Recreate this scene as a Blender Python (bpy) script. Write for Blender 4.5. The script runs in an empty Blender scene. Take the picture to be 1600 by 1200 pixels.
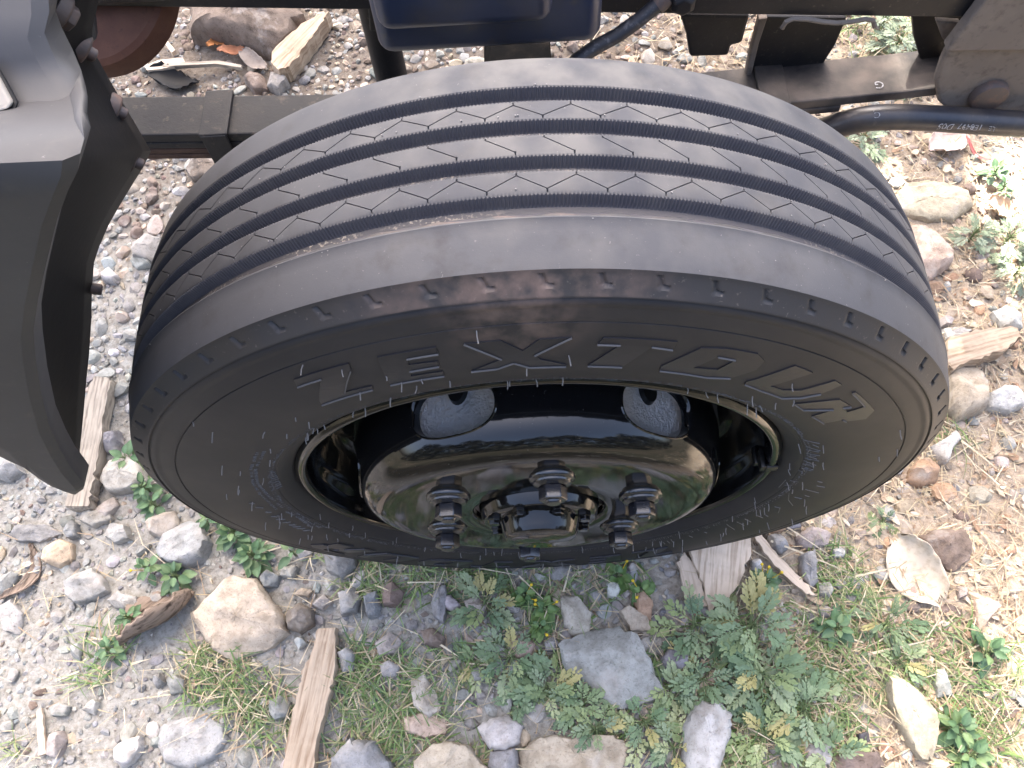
import bpy, bmesh, math, random
import numpy as np
from mathutils import Vector, Matrix, Euler
from mathutils.geometry import tessellate_polygon

random.seed(7)
RNG = np.random.default_rng(7)
scene = bpy.context.scene
R = math.radians

# ------------------------------------------------------------------ camera
ZC = 0.37                                     # height of the wheel centre over the ground
CAM = np.array([0.0017, -0.364, 0.8028 + ZC])
EUL = (R(25.101), R(2.599), R(-1.871))
FPX = 1314.4                                  # focal length in pixels of a 1600 px wide picture
cam_data = bpy.data.cameras.new('camera')
cam_data.sensor_width = 36.0
cam_data.lens = 36.0 * FPX / 1600.0
cam_data.clip_start = 0.01
cam_data.clip_end = 500
cam = bpy.data.objects.new('camera', cam_data)
cam.location = CAM
cam.rotation_euler = EUL
scene.collection.objects.link(cam)
scene.camera = cam
MROT = np.array(Euler(EUL, 'XYZ').to_matrix())

# ------------------------------------------------------------------ sky, sun, exposure
SUN_ELEV, SUN_AZ = R(56), R(-12)              # azimuth measured from +Y towards +X: light comes from behind the truck
world = bpy.data.worlds.new('World')
scene.world = world
world.use_nodes = True
wn = world.node_tree.nodes
bg = wn['Background']
sky = wn.new('ShaderNodeTexSky')
sky.sky_type = 'NISHITA'
sky.sun_disc = False
sky.sun_elevation = SUN_ELEV
sky.sun_rotation = SUN_AZ
sky.air_density = 0.75
sky.dust_density = 5.0
sky.ozone_density = 0.0
world.node_tree.links.new(sky.outputs[0], bg.inputs[0])
bg.inputs[1].default_value = 0.15
sun_d = bpy.data.lights.new('sun', 'SUN')
sun_d.energy = 4.2
sun_d.angle = R(0.6)
sun_d.color = (1.0, 0.95, 0.87)
sun = bpy.data.objects.new('sun', sun_d)
sdir = Vector((math.sin(SUN_AZ) * math.cos(SUN_ELEV), math.cos(SUN_AZ) * math.cos(SUN_ELEV), math.sin(SUN_ELEV)))
sun.rotation_euler = sdir.to_track_quat('Z', 'Y').to_euler()
sun.location = (0, 4, 6)
scene.collection.objects.link(sun)
vs = scene.view_settings
vs.view_transform = 'Standard'
vs.look = 'None'
vs.exposure = 2.85
vs.gamma = 1.0
vs.use_curve_mapping = False

# ------------------------------------------------------------------ helpers
COL = scene.collection


def ray(u, v):
    return MROT @ np.array([(u - 800) / FPX, -(v - 600) / FPX, -1.0])


def at_z(u, v, z=0.0):
    d = ray(u, v)
    return CAM + d * (z - CAM[2]) / d[2]


def at_y(u, v, y):
    d = ray(u, v)
    return CAM + d * (y - CAM[1]) / d[1]


def at_cyl(u, v, rho, far=True):
    """point of a sight line on a cylinder round the wheel axis"""
    d = ray(u, v)
    ox, oz = CAM[0], CAM[2] - ZC
    a = d[0] ** 2 + d[2] ** 2
    b = d[0] * ox + d[2] * oz
    c = ox ** 2 + oz ** 2 - rho ** 2
    q = max(b * b - a * c, 0.0)
    t = (-b + (math.sqrt(q) if far else -math.sqrt(q))) / a
    return CAM + d * t


def new_mesh(name, verts, faces, mats, smooth=None, mat_idx=None, cols=None):
    me = bpy.data.meshes.new(name)
    if isinstance(verts, np.ndarray):
        verts = verts.tolist()
    me.from_pydata(verts, [], faces)
    for m in (mats if isinstance(mats, (list, tuple)) else [mats]):
        me.materials.append(m)
    if mat_idx is not None:
        me.polygons.foreach_set('material_index', np.asarray(mat_idx, dtype=np.int32))
    if cols is not None:                       # one colour per vertex
        at = me.attributes.new('tone', 'FLOAT_COLOR', 'POINT')
        c4 = np.ones((len(me.vertices), 4), dtype=np.float32)
        c4[:, :3] = cols
        at.data.foreach_set('color', c4.ravel())
    if smooth is not None:
        me.polygons.foreach_set('use_smooth', np.ones(len(me.polygons), dtype=bool))
        if smooth < 180:
            me.set_sharp_from_angle(angle=R(smooth))
    me.update()
    return me


def link(name, me, parent=None):
    o = bpy.data.objects.new(name, me)
    COL.objects.link(o)
    if parent is not None:
        o.parent = parent
    return o


def tag(o, label=None, cat=None, group=None, kind=None):
    if label:
        o['label'] = label
    if cat:
        o['category'] = cat
    if group:
        o['group'] = group
    if kind:
        o['kind'] = kind
    return o


class MB:
    """collects boxes, tubes and lathes into one mesh"""
    def __init__(self):
        self.v, self.f = [], []

    def add(self, verts, faces):
        n = len(self.v)
        self.v += [tuple(p) for p in verts]
        self.f += [tuple(i + n for i in f) for f in faces]

    def box(self, c, s, rot=None):
        M = (Matrix(rot) if rot is not None else Matrix.Identity(3))
        vs_ = []
        for dx in (-.5, .5):
            for dy in (-.5, .5):
                for dz in (-.5, .5):
                    p = M @ Vector((dx * s[0], dy * s[1], dz * s[2]))
                    vs_.append((p.x + c[0], p.y + c[1], p.z + c[2]))
        self.add(vs_, [(0, 1, 3, 2), (4, 6, 7, 5), (0, 4, 5, 1), (2, 3, 7, 6), (0, 2, 6, 4), (1, 5, 7, 3)])

    def tube(self, pts, rad, n=10, caps=True):
        pts = [Vector(p) for p in pts]
        rads = rad if isinstance(rad, (list, tuple)) else [rad] * len(pts)
        up = Vector((0.13, 0.31, 0.94))
        rings = []
        for i, p in enumerate(pts):
            t = (pts[min(i + 1, len(pts) - 1)] - pts[max(i - 1, 0)]).normalized()
            a = t.cross(up)
            if a.length < 1e-3:
                a = t.cross(Vector((1, 0, 0)))
            a.normalize()
            b = t.cross(a)
            rings.append([p + (a * math.cos(k * 2 * math.pi / n) + b * math.sin(k * 2 * math.pi / n)) * rads[i] for k in range(n)])
        vs_ = [q for r_ in rings for q in r_]
        fs = []
        for i in range(len(pts) - 1):
            for k in range(n):
                k2 = (k + 1) % n
                fs.append((i * n + k, i * n + k2, (i + 1) * n + k2, (i + 1) * n + k))
        if caps:
            fs.append(tuple(range(n))[::-1])
            fs.append(tuple((len(pts) - 1) * n + k for k in range(n)))
        self.add(vs_, fs)

    def lathe(self, prof, n=32, c=(0, 0, 0), phase=0.0, cap_end=False, rotm=None):
        """profile of (radius, y) turned round the Y axis through c"""
        M = Matrix(rotm) if rotm is not None else Matrix.Identity(3)
        vs_ = []
        for r_, y in prof:
            for k in range(n):
                t = phase + k * 2 * math.pi / n
                p = M @ Vector((r_ * math.sin(t), y, r_ * math.cos(t)))
                vs_.append((p.x + c[0], p.y + c[1], p.z + c[2]))
        fs = []
        for i in range(len(prof) - 1):
            for k in range(n):
                k2 = (k + 1) % n
                fs.append((i * n + k, (i + 1) * n + k, (i + 1) * n + k2, i * n + k2))
        if cap_end:
            fs.append(tuple((len(prof) - 1) * n + k for k in range(n)))
        self.add(vs_, fs)

    def prism(self, poly, offset):
        """extrude a 3-D polygon along an offset vector"""
        n = len(poly)
        o = Vector(offset)
        a = [Vector(p) for p in poly]
        vs_ = a + [p + o for p in a]
        tris = tessellate_polygon([a])
        fs = [tuple(t) for t in tris] + [tuple(i + n for i in t)[::-1] for t in tris]
        fs += [(i, (i + 1) % n, (i + 1) % n + n, i + n) for i in range(n)]
        self.add(vs_, fs)

    def build(self, name, mat, parent=None, smooth=None, bevel=0.0, segs=2):
        me = new_mesh(name, self.v, self.f, mat)
        bm = bmesh.new()
        bm.from_mesh(me)
        bmesh.ops.recalc_face_normals(bm, faces=bm.faces)
        if bevel:
            es = [e for e in bm.edges if len(e.link_faces) == 2 and e.calc_face_angle(0) > R(30)]
            bmesh.ops.bevel(bm, geom=es, offset=bevel, segments=segs, affect='EDGES', profile=0.5, clamp_overlap=True)
        bm.to_mesh(me)
        bm.free()
        if smooth is not None:
            me.polygons.foreach_set('use_smooth', np.ones(len(me.polygons), dtype=bool))
            me.set_sharp_from_angle(angle=R(smooth))
        return link(name, me, parent)


# ------------------------------------------------------------------ materials
def material(name, base, rough=0.6, spec=0.5, noise=None, bump=None, attr=None, metallic=0.0, coat=0.0, extra=None):
    """noise: list of (scale, detail, colour, lo, hi) layers over the base; bump: list of (scale, strength, distance)"""
    m = bpy.data.materials.new(name)
    m.use_nodes = True
    nt = m.node_tree
    N, L = nt.nodes, nt.links
    p = N['Principled BSDF']
    p.inputs['Roughness'].default_value = rough
    p.inputs['Specular IOR Level'].default_value = spec
    p.inputs['Metallic'].default_value = metallic
    if coat:
        p.inputs['Coat Weight'].default_value = coat
        p.inputs['Coat Roughness'].default_value = 0.05
    tc = N.new('ShaderNodeTexCoord')
    geo = N.new('ShaderNodeNewGeometry')
    if attr:
        a = N.new('ShaderNodeAttribute')
        a.attribute_name = attr
        cur = a.outputs['Color']
    else:
        rgb = N.new('ShaderNodeRGB')
        rgb.outputs[0].default_value = (*base, 1)
        cur = rgb.outputs[0]
    for sc_, det, colr, lo, hi, mode in (noise or []):
        nz = N.new('ShaderNodeTexNoise')
        nz.inputs['Scale'].default_value = sc_
        nz.inputs['Detail'].default_value = det
        nz.inputs['Roughness'].default_value = 0.62
        L.new(geo.outputs['Position'], nz.inputs['Vector'])
        mr = N.new('ShaderNodeMapRange')
        mr.inputs['From Min'].default_value = lo
        mr.inputs['From Max'].default_value = hi
        L.new(nz.outputs['Fac'], mr.inputs['Value'])
        mx = N.new('ShaderNodeMix')
        mx.data_type = 'RGBA'
        mx.blend_type = mode
        L.new(mr.outputs[0], mx.inputs['Factor'])
        L.new(cur, mx.inputs['A'])
        mx.inputs['B'].default_value = (*colr, 1)
        cur = mx.outputs['Result']
    if extra:
        cur = extra(nt, cur, p, geo)
    L.new(cur, p.inputs['Base Color'])
    nrm = None
    for sc_, st, dist in (bump or []):
        nz = N.new('ShaderNodeTexNoise')
        nz.inputs['Scale'].default_value = sc_
        nz.inputs['Detail'].default_value = 5
        nz.inputs['Roughness'].default_value = 0.65
        L.new(geo.outputs['Position'], nz.inputs['Vector'])
        b = N.new('ShaderNodeBump')
        b.inputs['Strength'].default_value = st
        b.inputs['Distance'].default_value = dist
        L.new(nz.outputs['Fac'], b.inputs['Height'])
        if nrm is not None:
            L.new(nrm, b.inputs['Normal'])
        nrm = b.outputs[0]
    if nrm is not None:
        L.new(nrm, p.inputs['Normal'])
    return m


def dust_patch(centre, radius, colr, scale=60):
    """a brown smear of dried mud at one place on the rubber"""
    def f(nt, cur, p, geo):
        N, L = nt.nodes, nt.links
        d = N.new('ShaderNodeVectorMath')
        d.operation = 'DISTANCE'
        L.new(geo.outputs['Position'], d.inputs[0])
        d.inputs[1].default_value = centre
        nz = N.new('ShaderNodeTexNoise')
        nz.inputs['Scale'].default_value = scale
        nz.inputs['Detail'].default_value = 6
        L.new(geo.outputs['Position'], nz.inputs['Vector'])
        mr = N.new('ShaderNodeMapRange')
        mr.inputs['From Min'].default_value = radius
        mr.inputs['From Max'].default_value = radius * 0.25
        L.new(d.outputs['Value'], mr.inputs['Value'])
        mu = N.new('ShaderNodeMath')
        mu.operation = 'MULTIPLY'
        L.new(mr.outputs[0], mu.inputs[0])
        m2 = N.new('ShaderNodeMapRange')
        m2.inputs['From Min'].default_value = 0.38
        m2.inputs['From Max'].default_value = 0.62
        m2.inputs['To Max'].default_value = 0.75
        L.new(nz.outputs['Fac'], m2.inputs['Value'])
        L.new(m2.outputs[0], mu.inputs[1])
        mx = N.new('ShaderNodeMix')
        mx.data_type = 'RGBA'
        L.new(mu.outputs[0], mx.inputs['Factor'])
        L.new(cur, mx.inputs['A'])
        mx.inputs['B'].default_value = (*colr, 1)
        return mx.outputs['Result']
    return f


MUD = (0.15, 0.105, 0.085)
M_TREAD = material('tread_rubber', (0.046, 0.046, 0.050), 0.72, 0.35,
                   noise=[(9, 5, (0.054, 0.0535, 0.057), 0.4, 0.7, 'MIX'), (45, 6, (0.036, 0.034, 0.035), 0.52, 0.75, 'MIX'),
                          (420, 2, (0.16, 0.15, 0.14), 0.70, 0.78, 'MIX')],
                   bump=[(900, 0.12, 0.0006), (60, 0.06, 0.002)], extra=dust_patch((0.05, 0.10, ZC + 0.375), 0.26, (0.115, 0.107, 0.097), 30))
M_GROOVE = material('groove_rubber', (0.052, 0.050, 0.057), 0.6, 0.35,
                    noise=[(30, 4, (0.070, 0.066, 0.068), 0.45, 0.7, 'MIX')], bump=[(500, 0.2, 0.0006)])


def sand_specks(nt, cur, p, geo):
    """pale grit caught on the groove floor, in runs"""
    N, L = nt.nodes, nt.links
    a = N.new('ShaderNodeTexNoise'); a.inputs['Scale'].default_value = 13; a.inputs['Detail'].default_value = 2
    b = N.new('ShaderNodeTexNoise'); b.inputs['Scale'].default_value = 420; b.inputs['Detail'].default_value = 3
    for n_ in (a, b):
        L.new(geo.outputs['Position'], n_.inputs['Vector'])
    ma = N.new('ShaderNodeMapRange'); ma.inputs['From Min'].default_value = 0.47; ma.inputs['From Max'].default_value = 0.62
    mb_ = N.new('ShaderNodeMapRange'); mb_.inputs['From Min'].default_value = 0.54; mb_.inputs['From Max'].default_value = 0.62
    L.new(a.outputs['Fac'], ma.inputs['Value']); L.new(b.outputs['Fac'], mb_.inputs['Value'])
    mu = N.new('ShaderNodeMath'); mu.operation = 'MULTIPLY'
    L.new(ma.outputs[0], mu.inputs[0]); L.new(mb_.outputs[0], mu.inputs[1])
    mx = N.new('ShaderNodeMix'); mx.data_type = 'RGBA'
    L.new(mu.outputs[0], mx.inputs['Factor']); L.new(cur, mx.inputs['A'])
    mx.inputs['B'].default_value = (0.27, 0.235, 0.19, 1)
    return mx.outputs['Result']


M_GRIT = material('gritty_groove_rubber', (0.053, 0.050, 0.053), 0.7, 0.3, bump=[(500, 0.3, 0.0008)], extra=sand_specks)
_pp = at_y(805, 487, -0.1)
M_SIDE = material('sidewall_rubber', (0.0205, 0.0193, 0.0215), 0.55, 0.33,
                  noise=[(14, 5, (0.033, 0.0295, 0.0295), 0.42, 0.68, 'MIX'), (300, 3, (0.035, 0.032, 0.029), 0.68, 0.78, 'MIX')],
                  bump=[(700, 0.10, 0.0005)], extra=dust_patch(tuple(_pp), 0.060, MUD))
M_SHOULDER = material('shoulder_rubber', (0.031, 0.0295, 0.0305), 0.58, 0.35,
                      noise=[(18, 5, (0.036, 0.031, 0.028), 0.45, 0.7, 'MIX'), (260, 3, (0.10, 0.085, 0.075), 0.64, 0.76, 'MIX')],
                      bump=[(600, 0.12, 0.0006)], extra=dust_patch(tuple(_pp), 0.12, MUD))
M_LETTER = material('letter_rubber', (0.015, 0.0148, 0.019), 0.36, 0.45, bump=[(800, 0.1, 0.0004)])
M_LETTER_EDGE = material('worn_letter_edge', (0.105, 0.10, 0.098), 0.6, 0.3)
M_HAIR = material('dusty_rubber_hair', (0.19, 0.18, 0.172), 0.6, 0.3)
M_GLOSS = material('black_gloss_paint', (0.005, 0.005, 0.0055), 0.06, 0.5,
                   noise=[(480, 2, (0.07, 0.065, 0.06), 0.70, 0.77, 'MIX')],
                   bump=[(140, 0.022, 0.001), (900, 0.02, 0.0004)])
M_DRUM = material('pebbled_black_casting', (0.72, 0.73, 0.75), 0.36, 0.5, metallic=1.0, bump=[(230, 1.0, 0.008)])
M_NUT = material('oversprayed_nut_paint', (0.010, 0.0105, 0.014), 0.22, 0.8, noise=[(600, 3, (0.05, 0.052, 0.06), 0.62, 0.72, 'MIX')], bump=[(500, 0.15, 0.0006)])
M_BARREL = material('black_barrel_paint', (0.008, 0.008, 0.008), 0.32, 0.4, bump=[(200, 0.05, 0.001)])
M_CHASSIS = material('dusty_black_chassis_paint', (0.009, 0.009, 0.011), 0.52, 0.35,
                     noise=[(10, 5, (0.022, 0.019, 0.017), 0.45, 0.7, 'MIX'), (160, 4, (0.075, 0.06, 0.05), 0.62, 0.78, 'MIX')],
                     bump=[(120, 0.15, 0.002)])
M_TANK = material('dark_blue_tank_paint', (0.016, 0.026, 0.055), 0.32, 0.6,
                  noise=[(60, 6, (0.05, 0.047, 0.046), 0.56, 0.78, 'MIX'), (9, 4, (0.024, 0.024, 0.028), 0.5, 0.7, 'MIX')],
                  bump=[(300, 0.10, 0.001)])
M_BAR = material('dusty_bar_paint', (0.016, 0.018, 0.026), 0.36, 0.5,
                 noise=[(8, 5, (0.060, 0.050, 0.043), 0.44, 0.62, 'MIX'), (120, 5, (0.09, 0.075, 0.063), 0.6, 0.78, 'MIX')], bump=[(200, 0.15, 0.001)])
M_AXLE = material('greasy_black_axle', (0.006, 0.006, 0.006), 0.95, 0.04, noise=[(40, 5, (0.02, 0.017, 0.014), 0.5, 0.75, 'MIX')], bump=[(120, 0.3, 0.003)])
def road_dust(nt, cur, p, geo):
    """road dust lies thick on the end of the spring away from the cab"""
    N, L = nt.nodes, nt.links
    sp = N.new('ShaderNodeSeparateXYZ'); L.new(geo.outputs['Position'], sp.inputs[0])
    mr = N.new('ShaderNodeMapRange'); mr.inputs['From Min'].default_value = 0.12; mr.inputs['From Max'].default_value = 0.36; mr.inputs['To Max'].default_value = 0.9
    L.new(sp.outputs['X'], mr.inputs['Value'])
    nz = N.new('ShaderNodeTexNoise'); nz.inputs['Scale'].default_value = 24; nz.inputs['Detail'].default_value = 6
    L.new(geo.outputs['Position'], nz.inputs['Vector'])
    m2 = N.new('ShaderNodeMapRange'); m2.inputs['From Min'].default_value = 0.3; m2.inputs['From Max'].default_value = 0.65
    L.new(nz.outputs['Fac'], m2.inputs['Value'])
    mu = N.new('ShaderNodeMath'); mu.operation = 'MULTIPLY'
    L.new(mr.outputs[0], mu.inputs[0]); L.new(m2.outputs[0], mu.inputs[1])
    mx = N.new('ShaderNodeMix'); mx.data_type = 'RGBA'
    L.new(mu.outputs[0], mx.inputs['Factor']); L.new(cur, mx.inputs['A'])
    mx.inputs['B'].default_value = (0.115, 0.093, 0.077, 1)
    return mx.outputs['Result']


M_SPRING = material('dusty_spring_steel', (0.013, 0.0128, 0.0145), 0.6, 0.3,
                    noise=[(11, 6, (0.030, 0.026, 0.024), 0.46, 0.70, 'MIX'), (90, 5, (0.085, 0.065, 0.05), 0.6, 0.8, 'MIX')],
                    bump=[(160, 0.3, 0.002)], extra=road_dust)
M_RUSTLEAF = material('rusty_leaf_steel', (0.060, 0.034, 0.024), 0.75, 0.3,
                      noise=[(60, 6, (0.095, 0.055, 0.038), 0.45, 0.7, 'MIX')], bump=[(200, 0.4, 0.002)])
M_HANGER = material('mud_dusted_bracket_paint', (0.150, 0.125, 0.105), 0.75, 0.25,
                    noise=[(13, 6, (0.20, 0.168, 0.140), 0.45, 0.7, 'MIX'), (70, 5, (0.09, 0.073, 0.06), 0.52, 0.75, 'MIX')],
                    bump=[(140, 0.25, 0.002)])
M_RUST = material('brown_rusty_disc', (0.085, 0.034, 0.02), 0.7, 0.3,
                  noise=[(20, 6, (0.12, 0.052, 0.03), 0.45, 0.7, 'MIX'), (120, 4, (0.045, 0.02, 0.013), 0.6, 0.8, 'MIX')],
                  bump=[(150, 0.25, 0.002)])
M_BOLT = material('dull_rusty_bolt', (0.075, 0.055, 0.047), 0.6, 0.4, noise=[(90, 5, (0.14, 0.08, 0.055), 0.5, 0.75, 'MIX')],
                  bump=[(200, 0.3, 0.001)])
M_FENDER = material('grey_plastic_panel', (0.040, 0.039, 0.041), 0.55, 0.35,
                    noise=[(60, 6, (0.060, 0.056, 0.052), 0.55, 0.75, 'MIX'), (7, 5, (0.052, 0.050, 0.050), 0.45, 0.7, 'MIX'), (240, 4, (0.20, 0.19, 0.18), 0.70, 0.8, 'MIX')],
                    bump=[(260, 0.06, 0.001)])
M_LAMP = material('dusty_pale_lens', (0.24, 0.22, 0.19), 0.5, 0.4, noise=[(12, 4, (0.18, 0.165, 0.14), 0.45, 0.7, 'MIX')])
M_FLAP = material('black_liner_plastic', (0.0028, 0.003, 0.004), 0.6, 0.22,
                  noise=[(22, 5, (0.006, 0.006, 0.0065), 0.48, 0.7, 'MIX'), (330, 3, (0.12, 0.11, 0.10), 0.73, 0.8, 'MIX')],
                  bump=[(120, 0.12, 0.002)])
M_HOSE = material('dusty_rubber_hose', (0.022, 0.022, 0.027), 0.55, 0.4,
                  noise=[(150, 5, (0.12, 0.115, 0.12), 0.55, 0.75, 'MIX')], bump=[(300, 0.3, 0.001)])
M_PRINT = material('white_print', (0.34, 0.34, 0.35), 0.6, 0.3, noise=[(400, 3, (0.10, 0.09, 0.08), 0.52, 0.66, 'MIX')])
M_CAB = material('cab_white_paint', (0.62, 0.62, 0.62), 0.3, 0.5)
M_GLASS = material('dark_cab_glass', (0.02, 0.025, 0.03), 0.05, 0.6)
M_STONE = material('stone', (0.3, 0.3, 0.3), 0.85, 0.25, attr='tone',
                   noise=[(55, 6, (0.62, 0.60, 0.57), 0.42, 0.68, 'MULTIPLY'), (300, 4, (0.55, 0.53, 0.5), 0.55, 0.75, 'MULTIPLY'),
                          (22, 4, (0.47, 0.43, 0.385), 0.55, 0.8, 'MIX')],
                   bump=[(90, 0.35, 0.004), (420, 0.45, 0.0018)])
M_LEAF = material('leaf', (0.1, 0.15, 0.08), 0.5, 0.35, attr='tone',
                  noise=[(90, 4, (0.75, 0.8, 0.7), 0.45, 0.7, 'MULTIPLY')], bump=[(300, 0.25, 0.0008)])
for _m in (M_LEAF,):
    _p = _m.node_tree.nodes['Principled BSDF']
    _p.inputs['Subsurface Weight'].default_value = 0.0
M_STRAW = material('straw', (0.5, 0.4, 0.25), 0.7, 0.25, attr='tone', noise=[(120, 3, (0.8, 0.76, 0.7), 0.45, 0.7, 'MULTIPLY')])


def wood_mat(name, base, dark):
    def f(nt, cur, p, geo):
        N, L = nt.nodes, nt.links
        tc = N.new('ShaderNodeTexCoord')
        mp = N.new('ShaderNodeMapping')
        mp.inputs['Scale'].default_value = (260, 14, 160)      # grain along the local Y axis
        L.new(tc.outputs['Object'], mp.inputs['Vector'])
        nz = N.new('ShaderNodeTexNoise')
        nz.inputs['Scale'].default_value = 1.0
        nz.inputs['Detail'].default_value = 6
        L.new(mp.outputs[0], nz.inputs['Vector'])
        mr = N.new('ShaderNodeMapRange')
        mr.inputs['From Min'].default_value = 0.46
        mr.inputs['From Max'].default_value = 0.70
        L.new(nz.outputs['Fac'], mr.inputs['Value'])
        mx = N.new('ShaderNodeMix')
        mx.data_type = 'RGBA'
        L.new(mr.outputs[0], mx.inputs['Factor'])
        L.new(cur, mx.inputs['A'])
        mx.inputs['B'].default_value = (*dark, 1)
        b = N.new('ShaderNodeBump')
        b.inputs['Strength'].default_value = 0.5
        b.inputs['Distance'].default_value = 0.002
        b.invert = True
        L.new(nz.outputs['Fac'], b.inputs['Height'])
        L.new(b.outputs[0], p.inputs['Normal'])
        return mx.outputs['Result']
    return material(name, base, 0.8, 0.2, noise=[(16, 5, tuple(c * 0.72 for c in base), 0.45, 0.75, 'MIX')], extra=f)


M_WOOD_GREY = wood_mat('weathered_grey_wood', (0.40, 0.345, 0.275), (0.17, 0.14, 0.11))
M_WOOD_TAN = wood_mat('tan_wood', (0.46, 0.36, 0.26), (0.25, 0.175, 0.115))
M_WOOD_PALE = wood_mat('pale_split_wood', (0.62, 0.50, 0.38), (0.36, 0.27, 0.19))
M_BARK = wood_mat('dark_curled_bark', (0.27, 0.205, 0.155), (0.05, 0.036, 0.027))


def ground_colour(nt, cur, p, geo):
    """grey gravelly dust on one side, tan earth on the other, darker brown under the chassis; darkened out of frame"""
    N, L = nt.nodes, nt.links
    sp = N.new('ShaderNodeSeparateXYZ')
    L.new(geo.outputs['Position'], sp.inputs[0])
    nz = N.new('ShaderNodeTexNoise'); nz.inputs['Scale'].default_value = 5; nz.inputs['Detail'].default_value = 5
    L.new(geo.outputs['Position'], nz.inputs['Vector'])
    ad = N.new('ShaderNodeMath'); ad.operation = 'MULTIPLY_ADD'
    L.new(nz.outputs['Fac'], ad.inputs[0]); ad.inputs[1].default_value = 0.6
    L.new(sp.outputs['X'], ad.inputs[2])
    mr = N.new('ShaderNodeMapRange'); mr.inputs['From Min'].default_value = 0.32; mr.inputs['From Max'].default_value = 0.78
    L.new(ad.outputs[0], mr.inputs['Value'])
    mx = N.new('ShaderNodeMix'); mx.data_type = 'RGBA'
    L.new(mr.outputs[0], mx.inputs['Factor']); L.new(cur, mx.inputs['A'])
    mx.inputs['B'].default_value = (0.43, 0.355, 0.27, 1)
    # darker brown soil under the chassis
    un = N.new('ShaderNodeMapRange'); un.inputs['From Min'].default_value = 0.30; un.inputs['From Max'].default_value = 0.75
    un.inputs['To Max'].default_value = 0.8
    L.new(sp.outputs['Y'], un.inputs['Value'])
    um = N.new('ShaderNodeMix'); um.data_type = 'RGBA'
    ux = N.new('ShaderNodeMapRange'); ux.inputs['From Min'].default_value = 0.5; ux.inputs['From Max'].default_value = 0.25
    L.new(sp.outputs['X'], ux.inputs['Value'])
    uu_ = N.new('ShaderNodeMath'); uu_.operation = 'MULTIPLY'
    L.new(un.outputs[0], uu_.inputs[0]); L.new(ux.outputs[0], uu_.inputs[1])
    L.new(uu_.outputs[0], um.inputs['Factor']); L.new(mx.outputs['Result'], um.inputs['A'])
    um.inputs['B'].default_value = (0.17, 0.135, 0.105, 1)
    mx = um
    # unseen ground farther off, colour darkened to dim its reflection and bounce
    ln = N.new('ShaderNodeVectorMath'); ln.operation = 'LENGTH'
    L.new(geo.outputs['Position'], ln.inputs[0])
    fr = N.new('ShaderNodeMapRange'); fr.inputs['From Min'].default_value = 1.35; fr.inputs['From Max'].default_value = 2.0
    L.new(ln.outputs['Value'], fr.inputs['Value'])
    fy = N.new('ShaderNodeMapRange'); fy.inputs['From Min'].default_value = -0.42; fy.inputs['From Max'].default_value = -0.62  # ground towards the camera: shade put in as darker colour
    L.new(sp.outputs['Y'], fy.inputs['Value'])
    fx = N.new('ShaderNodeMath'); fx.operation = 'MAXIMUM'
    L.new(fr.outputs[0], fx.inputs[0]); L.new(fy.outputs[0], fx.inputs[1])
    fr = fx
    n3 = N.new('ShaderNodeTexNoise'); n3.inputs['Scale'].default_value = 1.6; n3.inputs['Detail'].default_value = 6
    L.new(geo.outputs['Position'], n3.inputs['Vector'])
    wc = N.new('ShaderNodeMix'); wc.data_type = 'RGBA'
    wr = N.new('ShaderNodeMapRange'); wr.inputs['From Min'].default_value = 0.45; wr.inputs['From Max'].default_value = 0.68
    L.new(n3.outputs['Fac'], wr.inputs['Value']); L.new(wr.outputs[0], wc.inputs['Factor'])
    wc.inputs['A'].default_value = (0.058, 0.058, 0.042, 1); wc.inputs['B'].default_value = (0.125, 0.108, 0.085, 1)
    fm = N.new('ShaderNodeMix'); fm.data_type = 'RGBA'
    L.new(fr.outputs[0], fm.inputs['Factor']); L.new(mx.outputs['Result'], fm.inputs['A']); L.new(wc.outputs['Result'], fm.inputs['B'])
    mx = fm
    n2 = N.new('ShaderNodeTexNoise'); n2.inputs['Scale'].default_value = 120; n2.inputs['Detail'].default_value = 6
    n2.inputs['Roughness'].default_value = 0.7
    L.new(geo.outputs['Position'], n2.inputs['Vector'])
    m2 = N.new('ShaderNodeMapRange'); m2.inputs['From Min'].default_value = 0.42; m2.inputs['From Max'].default_value = 0.68
    L.new(n2.outputs['Fac'], m2.inputs['Value'])
    mm = N.new('ShaderNodeMix'); mm.data_type = 'RGBA'; mm.blend_type = 'MULTIPLY'
    L.new(m2.outputs[0], mm.inputs['Factor']); L.new(mx.outputs['Result'], mm.inputs['A'])
    mm.inputs['B'].default_value = (0.55, 0.51, 0.47, 1)
    return mm.outputs['Result']


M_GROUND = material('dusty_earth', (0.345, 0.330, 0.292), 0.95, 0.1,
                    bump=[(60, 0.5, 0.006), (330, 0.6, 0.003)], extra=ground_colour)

# ------------------------------------------------------------------ ground
def fbm(x, y, seed=0):
    r = np.random.default_rng(seed)
    z = np.zeros_like(x)
    for k in range(26):
        f = 2.0 * 1.24 ** k
        a = r.uniform(0, 2 * np.pi)
        z += np.sin((x * np.cos(a) + y * np.sin(a)) * f + r.uniform(0, 6.3)) / f
    return z


def ground_h(x, y):
    h = 0.010 * fbm(x, y, 3)
    return h - 0.004


def axis_coords(lo, hi, step, far):
    a = np.arange(lo, hi + 1e-6, step)
    out = [0.1, 0.3, 0.7, 1.6, 4, 10, 25, far]
    return np.concatenate([[lo - o for o in out[::-1]], a, [hi + o for o in out]])


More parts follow.
